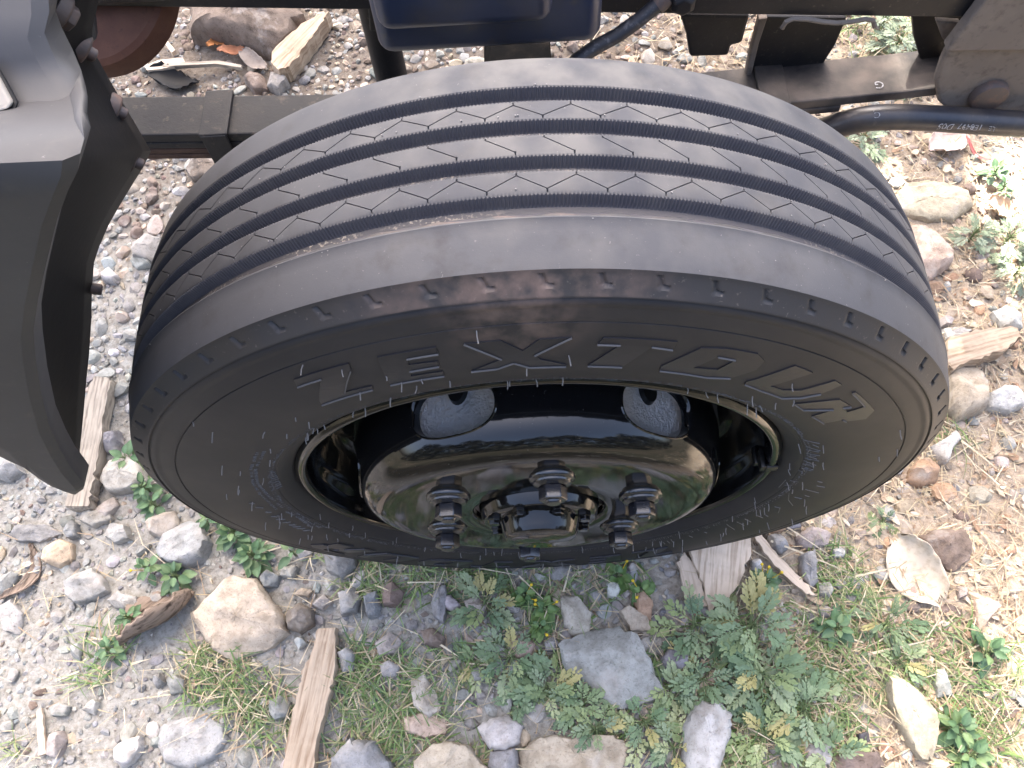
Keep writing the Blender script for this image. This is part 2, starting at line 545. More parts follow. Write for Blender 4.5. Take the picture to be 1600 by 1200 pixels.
gx = axis_coords(-1.5, 1.5, 0.012, 60)
gy = axis_coords(-0.8, 1.7, 0.012, 60)
XX, YY = np.meshgrid(gx, gy)
ZZ = ground_h(XX, YY) + 0.0016 * RNG.standard_normal(XX.shape)
nx, ny = len(gx), len(gy)
gv = np.stack([XX.ravel(), YY.ravel(), ZZ.ravel()], 1)
ii = (np.arange(ny - 1)[:, None] * nx + np.arange(nx - 1)[None]).ravel()
gf = np.stack([ii, ii + 1, ii + nx + 1, ii + nx], 1).tolist()
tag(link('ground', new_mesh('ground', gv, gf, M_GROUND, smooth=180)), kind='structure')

# ------------------------------------------------------------------ the truck
truck = bpy.data.objects.new('truck', None)
COL.objects.link(truck)
tag(truck, 'truck with a black steel front wheel, ribbed tyre, leaf spring and grey plastic cab step', 'truck')
wheel = bpy.data.objects.new('wheel', None)
wheel.location = (0, 0, ZC)
COL.objects.link(wheel)
wheel.parent = truck

# ---- tyre: every column of its cross section is a function of the angle
RT = 0.3835
PITCH = 5.625
A1, A2, HW = 0.0146, 0.0439, 0.0062
ang = []
for k in range(64):
    a0 = -0.53 + k * PITCH
    mid = ((a0 + 180) % 360) - 180
    n_ = 60 if abs(mid + 3) < 102 else 8
    ang += [a0 + PITCH * i / n_ for i in range(n_)]
ang = np.array(ang)
NA = len(ang)
ph = ((ang + 0.53) % PITCH) / PITCH                 # phase within one pitch
tri = np.abs(((ph + 0.5) % 1.0) * 2 - 1)            # 1 at the pitch start ... 0 half way
tri = 1 - np.abs(2 * ph - 1)                        # 0 at the pitch start, 1 half way
at0 = ph < 1e-6
athalf = np.abs(ph - 0.5) < 1e-6
ser = np.where(np.arange(NA) % 4 < 2, 1.0, -1.0)


def crown(y):
    return RT - 0.0011 * (np.abs(y) / 0.0439) ** 2.75


one = np.ones(NA)
cols, cmat, cmask = [], [], []                                  # (y array, r array); material of the strip after the column


def colm(y, r, m, mask=None):
    cols.append((y * one, r * one))
    cmat.append(m)
    cmask.append(one > 0 if mask is None else mask)


# materials: 0 tread 1 groove 2 gritty groove 3 shoulder 4 sidewall
for r_, y in [(0.232, 0.088), (0.24, 0.096), (0.262, 0.1045), (0.295, 0.1075), (0.325, 0.1055), (0.347, 0.099), (0.362, 0.0925), (0.3690, 0.0870)]:
    colm(y, r_, 4 if r_ < .36 else 3)
for y in (0.0825, 0.076, 0.068, 0.06, 0.0515):
    colm(y, crown(y) - (0.0018 if y > .08 else 0), 0)


def groove(yc, m, wavy=False, nodust=False):
    d = 0.0085
    hw = HW
    colm(yc + hw + 0.0009, crown(yc), 0 if not wavy else 0)
    colm(yc + hw - 0.0001 + 0.00052 * ser, crown(yc) - 0.0004, 1)
    colm(yc + 0.0030 + 0.00052 * ser, crown(yc) - d + .001, 1)
    colm(yc + 0.0022, crown(yc) - d, m)
    colm(yc - 0.0022, crown(yc) - d, 1)
    if wavy:
        wv = 0.0019 * (0.5 + 0.5 * np.cos(2 * np.pi * (ph - 0.12)))
        colm(yc - 0.0032, crown(yc) - d + .001, 1)
        colm(yc - hw + 0.0003 - wv, crown(yc) - 0.0034, 3)
        colm(yc - hw - 0.0008 - wv, crown(yc) - 0.0026, 3)
        colm(yc - hw - 0.0036, crown(yc) - 0.0022, 3)
        colm(yc - hw - 0.0041, crown(yc) - 0.0004, 0)
    else:
        colm(yc - 0.0030 - 0.00052 * ser, crown(yc) - d + .001, 1)
        colm(yc - hw + 0.0001 - 0.00052 * ser, crown(yc) - 0.0004, 0)
    colm(yc - hw - (0.0052 if wavy else 0.0009), crown(yc), 0)


def zig_rib(hi, lo, ytop, ybot):
    """rib crossed by one zig-zag sipe with short stubs into the grooves"""
    z = hi + (lo - hi) * tri
    w, dp = 0.00042, 0.0035
    st_hi = np.where(at0, 0.0024, 0.0)
    st_lo = np.where(athalf, 0.0024, 0.0)
    colm(ytop - 0.0012, crown(ytop) - st_hi, 0)
    colm(np.minimum(z + 0.0009, ytop - 0.0013), crown(z) - st_hi, 0)
    colm(np.minimum(z + w, ytop - 0.0014), crown(z), 1)
    colm(z + w * 0.5, crown(z) - dp, 1)
    colm(z - w * 0.5, crown(z) - dp, 1)
    colm(np.maximum(z - w, ybot + 0.0014), crown(z), 0)
    colm(np.maximum(z - 0.0009, ybot + 0.0013), crown(z) - st_lo, 0)
    colm(ybot + 0.0012, crown(ybot) - st_lo, 0)


groove(A2, 1)
zig_rib(0.0341, 0.0245, A2 - HW - 0.001, A1 + HW + 0.001)
groove(A1, 2)
# middle rib: separate Z-shaped sipes
z0 = 0.0062 - (0.0062 + 0.0049) * np.clip((ph - 0.5) / 0.49, 0, 1)
z0 = np.where(ph < 0.4, -0.0049 + (0.0062 + 0.0049) * np.clip(ph / 0.4, 0, 1), z0)
on = (ph >= 0.5) | at0
dep = np.where(on, 0.0034, 0.0)
colm(A1 - HW - 0.0012, crown(0.009) - np.where(athalf, .0024, 0), 0)
colm(z0 + 0.0009, crown(z0) - np.where(athalf, .0024, 0), 0)
colm(z0 + 0.00042, crown(z0), 1, on)
colm(z0 + 0.00021, crown(z0) - dep, 1, on)
colm(z0 - 0.00021, crown(z0) - dep, 1, on)
colm(z0 - 0.00042, crown(z0), 0)
colm(z0 - 0.0009, crown(z0) - np.where(at0, .0024, 0), 0)
colm(-A1 + HW + 0.0012, crown(0.009) - np.where(at0, .0024, 0), 0)
groove(-A1, 2)
zig_rib(-0.0236, -0.0341, -A1 - HW - 0.001, -A2 + HW + 0.001)
groove(-A2, 2, wavy=True)
for y in (-0.0575, -0.064, -0.072, -0.080, -0.0862):
    colm(y, crown(y), 0)
colm(-0.0884, crown(-0.0884) - 0.0002, 3)
# shoulder band with one hooked notch per pitch
rs = np.linspace(0.3745, 0.3622, 13)
for i, r_ in enumerate(rs):
    t = i / 12
    y = -0.0891 - 0.0093 * t ** 1.15
    cen = 0.30 + 0.17 * t                        # slanted
    wid = 0.045 + 0.02 * (t > .5)
    m1 = np.exp(-(((ph - cen) / wid) ** 2)) if 0.1 < t < 0.68 else 0
    hook = np.exp(-(((ph - cen - 0.08) / 0.055) ** 2)) if 0.5 < t < 0.68 else 0
    colm(y + 0.0021 * np.clip(m1 + hook, 0, 1), r_, 3)
for r_, y in [(0.3612, -0.0993), (0.3604, -0.0996), (0.3598, -0.0985), (0.3590, -0.0984), (0.3580, -0.0996), (0.3560, -0.1008), (0.3540, -0.1011),
              (0.3520, -0.1008), (0.3500, -0.1013), (0.345, -0.1025), (0.3392, -0.1037), (0.3387, -0.1037), (0.3384, -0.1029), (0.3376, -0.1029), (0.3373, -0.1038),
              (0.331, -0.1048), (0.323, -0.1058), (0.314, -0.1067), (0.304, -0.1073), (0.294, -0.1076), (0.284, -0.1076), (0.276, -0.1072),
              (0.268, -0.1064), (0.260, -0.1050), (0.2535, -0.1030), (0.2530, -0.1022), (0.2515, -0.1020), (0.2485, -0.1003), (0.2440, -0.0972),
              (0.2405, -0.0940), (0.2378, -0.0912), (0.2362, -0.0880), (0.234, -0.084)]:
    colm(y, r_, 4)
NC = len(cols)
Yc = np.stack([c[0] for c in cols], 1)
Rc = np.stack([c[1] for c in cols], 1)
ta = np.radians(ang)[:, None]
# slight flattening where the tyre carries the load
tv = np.stack([Rc * np.sin(ta), Yc, Rc * np.cos(ta)], 2)
tv[..., 2] = np.maximum(tv[..., 2], -ZC - 0.002)
tv = tv.reshape(-1, 3)
ia = np.arange(NA)[:, None]
ic = np.arange(NC - 1)[None]
i0 = ia * NC + ic
i1 = ((ia + 1) % NA) * NC + ic
tf = np.stack([i0, i0 + 1, i1 + 1, i1], 2).reshape(-1, 4)
tm = np.where(np.stack(cmask[:-1], 1), np.array(cmat[:-1])[None], 0).ravel()
tyre = link('tyre', new_mesh('tyre', tv, tf.tolist(), [M_TREAD, M_GROOVE, M_GRIT, M_SHOULDER, M_SIDE], smooth=28, mat_idx=tm), wheel)

# sidewall as a function of the radius, for everything moulded on it
_sr = np.array([c[1][0] for c in cols[-33:]])[::-1]
_sy = np.array([c[0][0] for c in cols[-33:]])[::-1]


def side_y(r_):
    return float(np.interp(r_, _sr, _sy))


def polar_of(u, v):
    """picture point on the sidewall -> (radius, angle)"""
    y = -0.1065
    for _ in range(4):
        p = at_y(u, v, y)
        r_ = math.hypot(p[0], p[2] - ZC)
        y = side_y(min(max(r_, .24), .36))
    return r_, math.atan2(p[0], p[2] - ZC)


def glyph(loops, turn=0.0, lift=0.0009):
    """raised letter: flat top following the sidewall and a pale worn rim"""
    pol = [[polar_of(*q) for q in lp] for lp in loops]
    fl = [[Vector((t * 0.30, r_, 0)) for r_, t in lp] for lp in pol]
    allp = [q for lp in fl for q in lp]
    bm = bmesh.new()
    bv = [bm.verts.new(q) for q in allp]
    for t in tessellate_polygon(fl):
        try:
            bm.faces.new([bv[i] for i in t])
        except ValueError:
            pass
    for _ in range(4):
        es = [e for e in bm.edges if e.calc_length() > 0.008]
        if es:
            bmesh.ops.subdivide_edges(bm, edges=es, cuts=1)
    bmesh.ops.triangulate(bm, faces=bm.faces)
    bm.verts.index_update()

    def lift_pt(c, up):
        r_, t = c.y, c.x / 0.30 + turn
        return (r_ * math.sin(t), side_y(r_) - up, r_ * math.cos(t))
    V = [lift_pt(v.co, lift) for v in bm.verts]
    F = [tuple(v.index for v in f.verts) for f in bm.faces]
    mi = [0] * len(F)
    base = len(V)
    V += [lift_pt(v.co, -0.0006) for v in bm.verts]
    cen = sum((v.co for v in bm.verts), Vector()) / len(bm.verts)
    for e in bm.edges:
        if len(e.link_faces) == 1:
            a, b = e.verts[0].index, e.verts[1].index
            F.append((a, b, b + base, a + base))
            mi.append(0)
            # thin worn crest on edges whose outward side looks towards the hub
            d = e.verts[1].co - e.verts[0].co
            n_ = Vector((d.y, -d.x, 0)).normalized()
            fc = e.link_faces[0].calc_center_median()
            m_ = (e.verts[0].co + e.verts[1].co) / 2
            if (m_ - fc).dot(n_) < 0:
                n_ = -n_
            if n_.y < -0.45:
                k = len(V)
                w_ = .00055
                for q in (e.verts[0].co, e.verts[1].co):
                    for off, up in ((-w_, lift - .0002), (-w_ * .6, lift + .0011), (w_ * .6, lift + .0011), (w_, lift - .0002)):
                        V.append(lift_pt(q + n_ * off, up))
                for j in range(3):
                    F.append((k + j, k + j + 1, k + j + 5, k + j + 4))
                    mi.append(1)
    bm.free()
    return V, F, mi


def zp(pts):
    return [(440 + a / 3.478, 460 + b / 3.478) for a, b in pts]


def tp(pts):
    return [(880 + a / 2.857, 460 + b / 2.857) for a, b in pts]


LETTERS = {
    'Z': [zp([(65, 460), (365, 370), (378, 408), (345, 527), (490, 493), (497, 512), (220, 596), (205, 572), (217, 455), (87, 498)])],
    'E': [zp([(520, 337), (838, 283), (852, 318), (680, 346), (690, 378), (848, 358), (857, 386), (697, 413), (702, 440), (875, 413), (884, 438), (592, 487)])],
    'X': [zp([(990, 265), (1190, 246), (1310, 302), (1400, 240), (1578, 229), (1375, 326), (1405, 348), (1548, 378), (1545, 386), (1345, 391), (1262, 367), (1170, 399), (1030, 414), (1195, 347)])],
    'T': [tp([(180, 190), (510, 208), (488, 243), (395, 230), (262, 320), (108, 315), (255, 222), (152, 219)])],
    'O': [tp([(615, 235), (730, 238), (870, 262), (897, 292), (862, 332), (745, 370), (640, 366), (430, 336), (438, 316)]),
          tp([(690, 275), (768, 289), (690, 332), (580, 324)])],
    'U': [tp([(1035, 314), (1114, 346), (925, 405), (980, 424), (1060, 425), (1213, 382), (1242, 400), (1150, 440), (1060, 457), (975, 459), (880, 425), (808, 397), (818, 386), (870, 372)])],
    'R': [tp([(1030, 485), (1235, 466), (1285, 498), (1248, 503), (1268, 522), (1345, 497), (1288, 437), (1305, 433), (1370, 492), (1387, 515), (1350, 552), (1262, 563), (1246, 556), (1162, 572), (1108, 540), (1205, 511), (1070, 512)])],
}
for ch, loops in LETTERS.items():
    V, F, mi = glyph(loops)
    link('raised_letter', new_mesh('raised_letter', V, F, [M_LETTER, M_LETTER_EDGE], mat_idx=mi), wheel)
for ch, loops in LETTERS.items():                     # the same word again on the lower half of the sidewall
    V, F, mi = glyph(loops, turn=math.pi)
    mi = [0] * len(mi)
    link('raised_letter', new_mesh('raised_letter', V, F, [M_LETTER, M_LETTER_EDGE], mat_idx=mi), wheel)

# fine moulded marks: short strokes in arcs, too small to read
mk = MB()


def stroke(r_, t, dr, dt, w=0.0006, h=0.0007):
    """short raised stroke on the sidewall from (r,t) to (r+dr,t+dt)"""
    p0 = Vector((r_ * math.sin(t), side_y(r_) - h * .3, r_ * math.cos(t)))
    r2, t2 = r_ + dr, t + dt
    p1 = Vector((r2 * math.sin(t2), side_y(r2) - h * .3, r2 * math.cos(t2)))
    mk.tube([p0, p1], w, n=4)


rr = random.Random(3)
tt = 0.0
while tt < 2 * math.pi:                                # rim of tiny letters next to the bead
    if rr.random() < 0.78:
        stroke(0.2560 + rr.uniform(-.0004, .0004), tt, rr.choice([0.0012, 0.0022, 0.0006]), rr.choice([0, 0.002, 0.004]), 0.0004, .0006)
        if rr.random() < .5:
            stroke(0.2586, tt, 0.0010, 0.003, 0.0003, .0005)
    tt += rr.uniform(0.007, 0.013)


def mark_row(u0, v0, u1, v1, n, size, slant, jit=0.25, keep=0.9, w=.0005):
    for i in range(n):
        if rr.random() > keep:
            continue
        f = i / max(n - 1, 1)
        r_, t = polar_of(u0 + (u1 - u0) * f, v0 + (v1 - v0) * f)
        k = rr.choice([0, 1, 2])
        stroke(r_, t, size * rr.uniform(.7, 1.1), slant + rr.uniform(-.006, .006), w)
        if k == 1:
            stroke(r_, t, size * .1, size / r_ * .6, w)
        elif k == 2:
            stroke(r_ + size * .5, t, size * .05, size / r_ * .5, w)


def arc_row(pts, n, size, slant, keep=0.9, w=.0005):
    for a, b in zip(pts[:-1], pts[1:]):
        mark_row(*a, *b, max(2, n // (len(pts) - 1)), size, slant, keep=keep, w=w)


z6 = lambda a, b: (360 + a / 5.4545, 660 + b / 5.4545)
arc_row([z6(300, 250), z6(225, 400), z6(245, 520), z6(320, 605), z6(450, 720)], 44, 0.0028, 0.0)
arc_row([z6(240, 260), z6(183, 400), z6(205, 520), z6(265, 610), z6(400, 735)], 44, 0.0026, 0.0)
arc_row([z6(480, 755), z6(570, 795), z6(770, 885)], 26, 0.0026, 0.0)
arc_row([z6(600, 815), z6(700, 890)], 12, 0.0026, 0.0)
arc_row([z6(210, 690), z6(420, 800), z6(560, 870), z6(680, 915)], 13, 0.0075, 0.012, w=.0008)
arc_row([z6(380, 420), z6(440, 540)], 9, 0.006, 0.004, w=.0006)
z7 = lambda a, b: (1190 + a / 13.333, 660 + b / 13.333)
for (a, b), (c, d) in [((890, 365), (1205, 435)), ((930, 495), (1220, 590)), ((930, 560), (1190, 612)), ((920, 630), (1210, 690)), ((960, 690), (1150, 760)),
                       ((900, 735), (1190, 800)), ((880, 790), (1130, 890)), ((850, 850), (1095, 915)), ((820, 895), (1075, 985)), ((830, 940), (1030, 1005)),
                       ((765, 985), (850, 1025)), ((1060, 460), (1190, 510)), ((940, 640), (1000, 560)), ((1000, 690), (1130, 700)), ((860, 960), (890, 1010))]:
    ra, ta_ = polar_of(*z7(a, b))
    rb, tb = polar_of(*z7(c, d))
    stroke(ra, ta_, rb - ra, tb - ta_, 0.0006)
z8 = lambda a, b: (1020 + a / 5.333, 740 + b / 5.333)
for (a, b), (c, d) in [((1040, 60), (1100, 20)), ((1095, 72), (1160, 92)), ((1140, 45), (1200, 65)), ((1270, 130), (1380, 158)), ((1365, 100), (1430, 112)), ((1370, 62), (1410, 72)),
                       ((1180, 195), (1235, 205)), ((1240, 205), (1225, 215)), ((1265, 180), (1300, 190)), ((1135, 165), (1130, 220)), ((1130, 220), (1165, 265)), ((1015, 275), (1060, 285)), ((1060, 285), (1045, 325)),
                       ((860, 345), (915, 365)), ((940, 345), (960, 355)), ((765, 375), (815, 400)), ((700, 400), (760, 430)), ((615, 420), (680, 465)),
                       ((430, 485), (450, 492)), ((300, 515), (330, 530)), ((50, 490), (60, 500)), ((75, 485), (90, 495)), ((110, 475), (130, 488)), ((140, 465), (158, 482))]:
    ra, ta_ = polar_of(*z8(a, b))
    rb, tb = polar_of(*z8(c, d))
    stroke(ra, ta_, rb - ra, tb - ta_, 0.0006)
o = mk.build('sidewall_lettering', M_LETTER_EDGE, wheel)
o['kind'] = 'stuff'

# rubber hairs left by the mould vents
hr = MB()
for k in range(165):
    r_ = rr.choice([0.246, 0.252, 0.262, 0.272, 0.285, 0.300, 0.318, 0.336]) + rr.uniform(-.003, .003)
    if r_ > .29 and rr.random() < .55:
        continue
    t = rr.uniform(0, 2 * math.pi)
    y = side_y(r_)
    L_ = rr.uniform(.004, .0095)
    p = Vector((r_ * math.sin(t), y + .0005, r_ * math.cos(t)))
    q = p + Vector((rr.uniform(-.0015, .0015), -L_, rr.uniform(-.003, .0005)))
    hr.tube([p, (p + q) / 2 + Vector((rr.uniform(-.0006, .0006), 0, 0)), q], 0.00045, n=4)
for k in range(60):                                   # stubs on the rib edges
    t = R(-90 + 180 * rr.random())
    y = rr.choice([A2 + HW + .002, -A2 - HW - .006, 0.0245, -0.0341])
    r_ = crown(y) - .0003
    p = Vector((r_ * math.sin(t), y, r_ * math.cos(t)))
    d = Vector((math.sin(t), 0, math.cos(t)))
    hr.tube([p, p + d * rr.uniform(.0006, .0016)], 0.0006, n=4)
o = hr.build('rubber_hair', M_HAIR, wheel)
o['kind'] = 'stuff'

# ---- steel rim
mb = MB()
mb.lathe([(0.2372, -0.0885), (0.2360, -0.0915), (0.2340, -0.0940), (0.2318, -0.0954), (0.2296, -0.0958), (0.2274, -0.0952), (0.2258, -0.0936), (0.2250, -0.0910),
          (0.2245, -0.0860), (0.2238, -0.0800), (0.2225, -0.0740), (0.2190, -0.0690), (0.2165, -0.0600), (0.2140, -0.0400), (0.2080, -0.0300), (0.1960, -0.0220), (0.1930, -0.0100),
          (0.1930, 0.0400), (0.2050, 0.0550), (0.2150, 0.0650), (0.2240, 0.0780), (0.2300, 0.0900)], n=192)
mb.build('rim', M_GLOSS, wheel, smooth=50)

# dish: near cylindrical bowl with six hand holes, rounded shoulder and flat bolting face
PH0 = 7.0
ND = 288
prof = [(0.1925, -0.0080), (0.1895, -0.0200), (0.1862, -0.0320), (0.1840, -0.0440)]
_cy = [.052, .065, .078, .090, .100, .1075, .1135, .1182, .1215, .1238, .1254, .1262, .1266]
_cr = [.1828, .1815, .1799, .1782, .1763, .1740, .1708, .1667, .1620, .1568, .1512, .1455, .1395]
_ct = np.linspace(0, 12, 40)
prof += [(float(np.interp(q, range(13), _cr)), -float(np.interp(q, range(13), _cy))) for q in _ct]
_sm = np.array(prof[4:])
for _ in range(4):                                     # round the corners of the section
    _sm[1:-1] = (_sm[:-2] + 2 * _sm[1:-1] + _sm[2:]) / 4
prof[4:] = [tuple(q) for q in _sm]
prof += [
         (0.1300, -0.1268), (0.12, -0.1270), (0.09, -0.1272), (0.068, -0.1272), (0.0655, -0.1262), (0.064, -0.1235), (0.064, -0.1180)]
pr = np.array(prof)
ta = np.radians(np.arange(ND) * 360 / ND + PH0)
dv = np.stack([pr[None, :, 0] * np.sin(ta)[:, None], np.broadcast_to(pr[None, :, 1], (ND, len(pr))), pr[None, :, 0] * np.cos(ta)[:, None]], 2)
HY, HA, HB = -0.0830, 0.0415, 0.0240                   # hand hole centre and half sizes


def hole_f(th, y):
    d = ((np.degrees(th) - PH0 - 30 + 30) % 60 - 30)
    s = np.radians(d) * 0.18
    yy = (y - HY)
    return (np.abs(s) / HA) ** 2.5 + (np.abs(yy) / HB) ** 2.5, s, yy


TH = np.broadcast_to(ta[:, None], (ND, len(pr)))
hf, hs, hy = hole_f(TH, dv[..., 1])
keepv = []
faces = []
npf = len(pr)
for i in range(ND):
    j = (i + 1) % ND
    for k in range(npf - 1):
        q = [(i, k), (i, k + 1), (j, k + 1), (j, k)]
        ins = sum(hf[a, b] < 1 for a, b in q)
        if ins >= 2:
            continue
        faces.append(tuple(a * npf + b for a, b in q))
dvf = dv.reshape(-1, 3).copy()
hff, hsf, hyf = hf.ravel(), hs.ravel(), hy.ravel()
used_cnt = {}
edge_cnt = {}
for f in faces:
    for a, b in zip(f, f[1:] + f[:1]):
        e = (min(a, b), max(a, b))
        edge_cnt[e] = edge_cnt.get(e, 0) + 1
bord = set()
for (a, b), c in edge_cnt.items():
    if c == 1:
        for q in (a, b):
            if hff[q] < 2.2 and 3 < (q % npf) < 36:
                bord.add(q)
for q in bord:                                         # move the cut edge onto the true oval
    s, y = hsf[q], hyf[q]
    g = hff[q] ** (-1 / 2.5)
    s2, y2 = s * g, y * g
    dth = (s2 - s) / 0.18
    t = math.atan2(dvf[q, 0], dvf[q, 2]) + dth
    yn = HY + y2
    r_ = float(np.interp(-yn, [-p[1] for p in prof[:38]], [p[0] for p in prof[:38]]))
    dvf[q] = (r_ * math.sin(t), yn, r_ * math.cos(t))
link('wheel_dish', new_mesh('wheel_dish', dvf, faces, M_GLOSS, smooth=40), wheel)


def hole_rim(mb_, k):
    """turned-in lip of one hand hole"""
    n_ = 56
    rings = []
    for (g, inn) in [(1.03, -0.0004), (1.0, 0.0012), (0.965, 0.0006), (0.945, -0.002), (0.94, -0.009), (0.97, -0.0095)]:
        ring = []
        for i in range(n_):
            a = i * 2 * math.pi / n_
            ca, sa = math.cos(a), math.sin(a)
            s = HA * g * math.copysign(abs(ca) ** .8, ca)
            y = HY + HB * g * math.copysign(abs(sa) ** .8, sa)
            r_ = float(np.interp(-y, [-p[1] for p in prof[:38]], [p[0] for p in prof[:38]])) + inn
            t = R(PH0 + 30 + 60 * k) + s / 0.18
            ring.append((r_ * math.sin(t), y, r_ * math.cos(t)))
        rings.append(ring)
    V = [p for r_ in rings for p in r_]
    F = []
    for j in range(len(rings) - 1):
        for i in range(n_):
            i2 = (i + 1) % n_
            F.append((j * n_ + i, j * n_ + i2, (j + 1) * n_ + i2, (j + 1) * n_ + i))
    mb_.add(V, F)


for k in range(6):
    mb = MB()
    hole_rim(mb, k)
    mb.build('hand_hole_lip', M_GLOSS, wheel, smooth=50)

# brake drum seen through the hand holes, with cast lugs
mb = MB()
mb.lathe([(0.10, -0.112), (0.135, -0.1115), (0.150, -0.108), (0.158, -0.100), (0.1625, -0.088), (0.1640, -0.070), (0.1650, -0.040), (0.1650, 0.03), (0.155, 0.035), (0.05, 0.036)], n=96)
mb.build('brake_drum', M_DRUM, wheel, smooth=40)
for k in range(6):
    t = R(PH0 + 30 + 60 * k)
    Mr = Euler((0, t, 0)).to_matrix()
    mb = MB()
    n_ = 20
    ring0, ring1 = [], []
    for i in range(n_):
        a = i * 2 * math.pi / n_
        s, y = 0.0105 * math.cos(a), -0.061 + 0.015 * math.sin(a)
        ring0.append(Mr @ Vector((s, y, 0.1605)))
        ring1.append(Mr @ Vector((s * .8, -0.061 + (y + .061) * .8, 0.1682)))
    mb.add(ring0 + ring1, [(i, (i + 1) % n_, (i + 1) % n_ + n_, i + n_) for i in range(n_)] + [tuple(range(n_, 2 * n_))])
    mb.build('drum_lug', M_BARREL, wheel, smooth=40)

# hub in the middle of the dish
mb = MB()
mb.lathe([(0.062, -0.105), (0.060, -0.118), (0.0565, -0.132), (0.0545, -0.1350), (0.0505, -0.1362), (0.040, -0.1366), (0.0385, -0.1385), (0.0365, -0.1480), (0.0340, -0.1530), (0.028, -0.1552), (0.0, -0.1556)], n=48)
hub = mb.build('hub', M_GLOSS, wheel, smooth=30)
for k in range(8):
    t = R(22 + 45 * k)
    c = (0.0465 * math.sin(t), 0, 0.0465 * math.cos(t))
    mb = MB()
    mb.lathe([(0.0068, -0.1350), (0.0068, -0.1385), (0.0058, -0.1386), (0.0056, -0.1425), (0.0048, -0.1432), (0.0, -0.1432)], n=6, c=c, phase=t)
    mb.build('hub_bolt', M_GLOSS, wheel, bevel=0.0004, segs=1)

# six wheel nuts: washer, cone, hexagon and stud end
for k in range(6):
    t = R(PH0 + 60 * k)
    c = (0.1035 * math.sin(t), 0, 0.1035 * math.cos(t))
    mb = MB()
    mb.lathe([(0.0205, -0.1265), (0.0205, -0.1286), (0.0190, -0.1303), (0.0175, -0.1308), (0.0168, -0.1336), (0.0135, -0.1349), (0.0122, -0.1357)], n=32, c=c)
    hexp = [(0.0118, -0.1353), (0.0126, -0.1362), (0.0126, -0.1472), (0.0117, -0.1483), (0.0074, -0.1485)]
    mb.lathe(hexp, n=6, c=c, phase=[0.55, 0.50, 0.45, 0.02, 0.62, 0.48][k])
    mb.lathe([(0.0074, -0.1483), (0.0068, -0.1503), (0.0058, -0.1509), (0.0, -0.1511)], n=16, c=c)
    mb.build('wheel_nut', M_NUT, wheel, smooth=24, bevel=0.0007, segs=1)
# small locating hole with a raised ring on the face
mb = MB()
t = R(62)
mb.lathe([(0.0075, -0.1268), (0.0072, -0.1282), (0.0060, -0.1284), (0.0054, -0.1276), (0.0052, -0.1260), (0.0, -0.1260)], n=24, c=(0.106 * math.sin(t), 0, 0.106 * math.cos(t)))
mb.build('locating_hole', M_GLOSS, wheel, smooth=40)
# balance weight clipped on the rim lip
mb = MB()
Mr = Euler((0, R(88), 0)).to_matrix()
for (x, y, z, sx, sy, sz) in [(0, -0.0945, 0.2300, .012, .0045, .012), (0, -0.086, 0.2215, .013, .020, .0050), (.012, -0.078, 0.2195, .010, .018, .006)]:
    p = Mr @ Vector((x, y, z))
    mb.box(p, (sx, sy, sz), Mr)
mb.build('balance_weight', M_BARREL, wheel, smooth=40, bevel=0.0012)

# ---- chassis and suspension behind the wheel
mb = MB()
L0, L1 = np.array(at_y(160, 10, 0.38)), np.array(at_y(1480, 27, 0.38))
sl = (L1[2] - L0[2]) / (L1[0] - L0[0])
ry = -math.atan(sl)
Mrail = Euler((0, ry, 0)).to_matrix()


def rail_z(x):
    return L0[2] + sl * (x - L0[0])


for yy, wd in ((0.38, 0.006),):
    xc = 0.6
    zc_ = rail_z(xc)
    mb.box((xc, 0.383, zc_ + 0.10), (3.6, 0.006, 0.20), Mrail)
    mb.box((xc, 0.4115, zc_ + 0.003), (3.6, 0.051, 0.006), Mrail)
    mb.box((xc, 0.4115, zc_ + 0.197), (3.6, 0.051, 0.006), Mrail)
rail = mb.build('chassis_rail', M_CHASSIS, truck, bevel=0.002)
rail2 = rail.copy()
COL.objects.link(rail2)
rail2.parent = truck
rail2.location.y += 0.66
for xx in (0.62, 1.5, -0.75):
    mb = MB()
    mb.box((xx, 0.765, rail_z(xx) + 0.10), (0.09, 0.655, 0.12))
    mb.build('cross_member', M_CHASSIS, truck, bevel=0.004)
mb = MB()
mb.box((0, 0.62, ZC - 0.02), (0.085, 1.06, 0.085))
mb.build('front_axle', M_AXLE, truck, bevel=0.008)
mb = MB()                                             # shock absorber
mb.tube([(-0.165, 0.47, 0.30), (-0.17, 0.49, 0.62)], 0.021, n=16)
mb.build('shock_absorber', M_CHASSIS, truck, smooth=40)

# leaf spring: bent leaves under one another
zl = ZC - 0.002
pts_top = [(-0.95, zl + .05), (-0.70, zl + 0.020), (-0.37, zl - 0.002), (-0.15, zl - 0.014), (0.10, zl - 0.016), (0.28, zl - 0.006), (0.47, zl + 0.004), (0.56, zl + 0.012)]


def leaf(x0, x1, drop, th, mat, w=0.064):
    n_ = 24
    V, F = [], []
    for i in range(n_ + 1):
        x = x0 + (x1 - x0) * i / n_
        z = np.interp(x, [p[0] for p in pts_top], [p[1] for p in pts_top]) - drop
        for (dy, dz) in ((0, 0), (w, 0), (w, -th), (0, -th)):
            V.append((x, 0.381 + dy, z + dz))
    for i in range(n_):
        for k in range(4):
            k2 = (k + 1) % 4
            F.append((i * 4 + k, i * 4 + k2, i * 4 + 4 + k2, i * 4 + 4 + k))
    F += [(0, 3, 2, 1), (n_ * 4, n_ * 4 + 1, n_ * 4 + 2, n_ * 4 + 3)]
    mb_ = MB()
    mb_.add(V, F)
    return mb_.build('spring_leaf', mat, spring, bevel=0.0022)


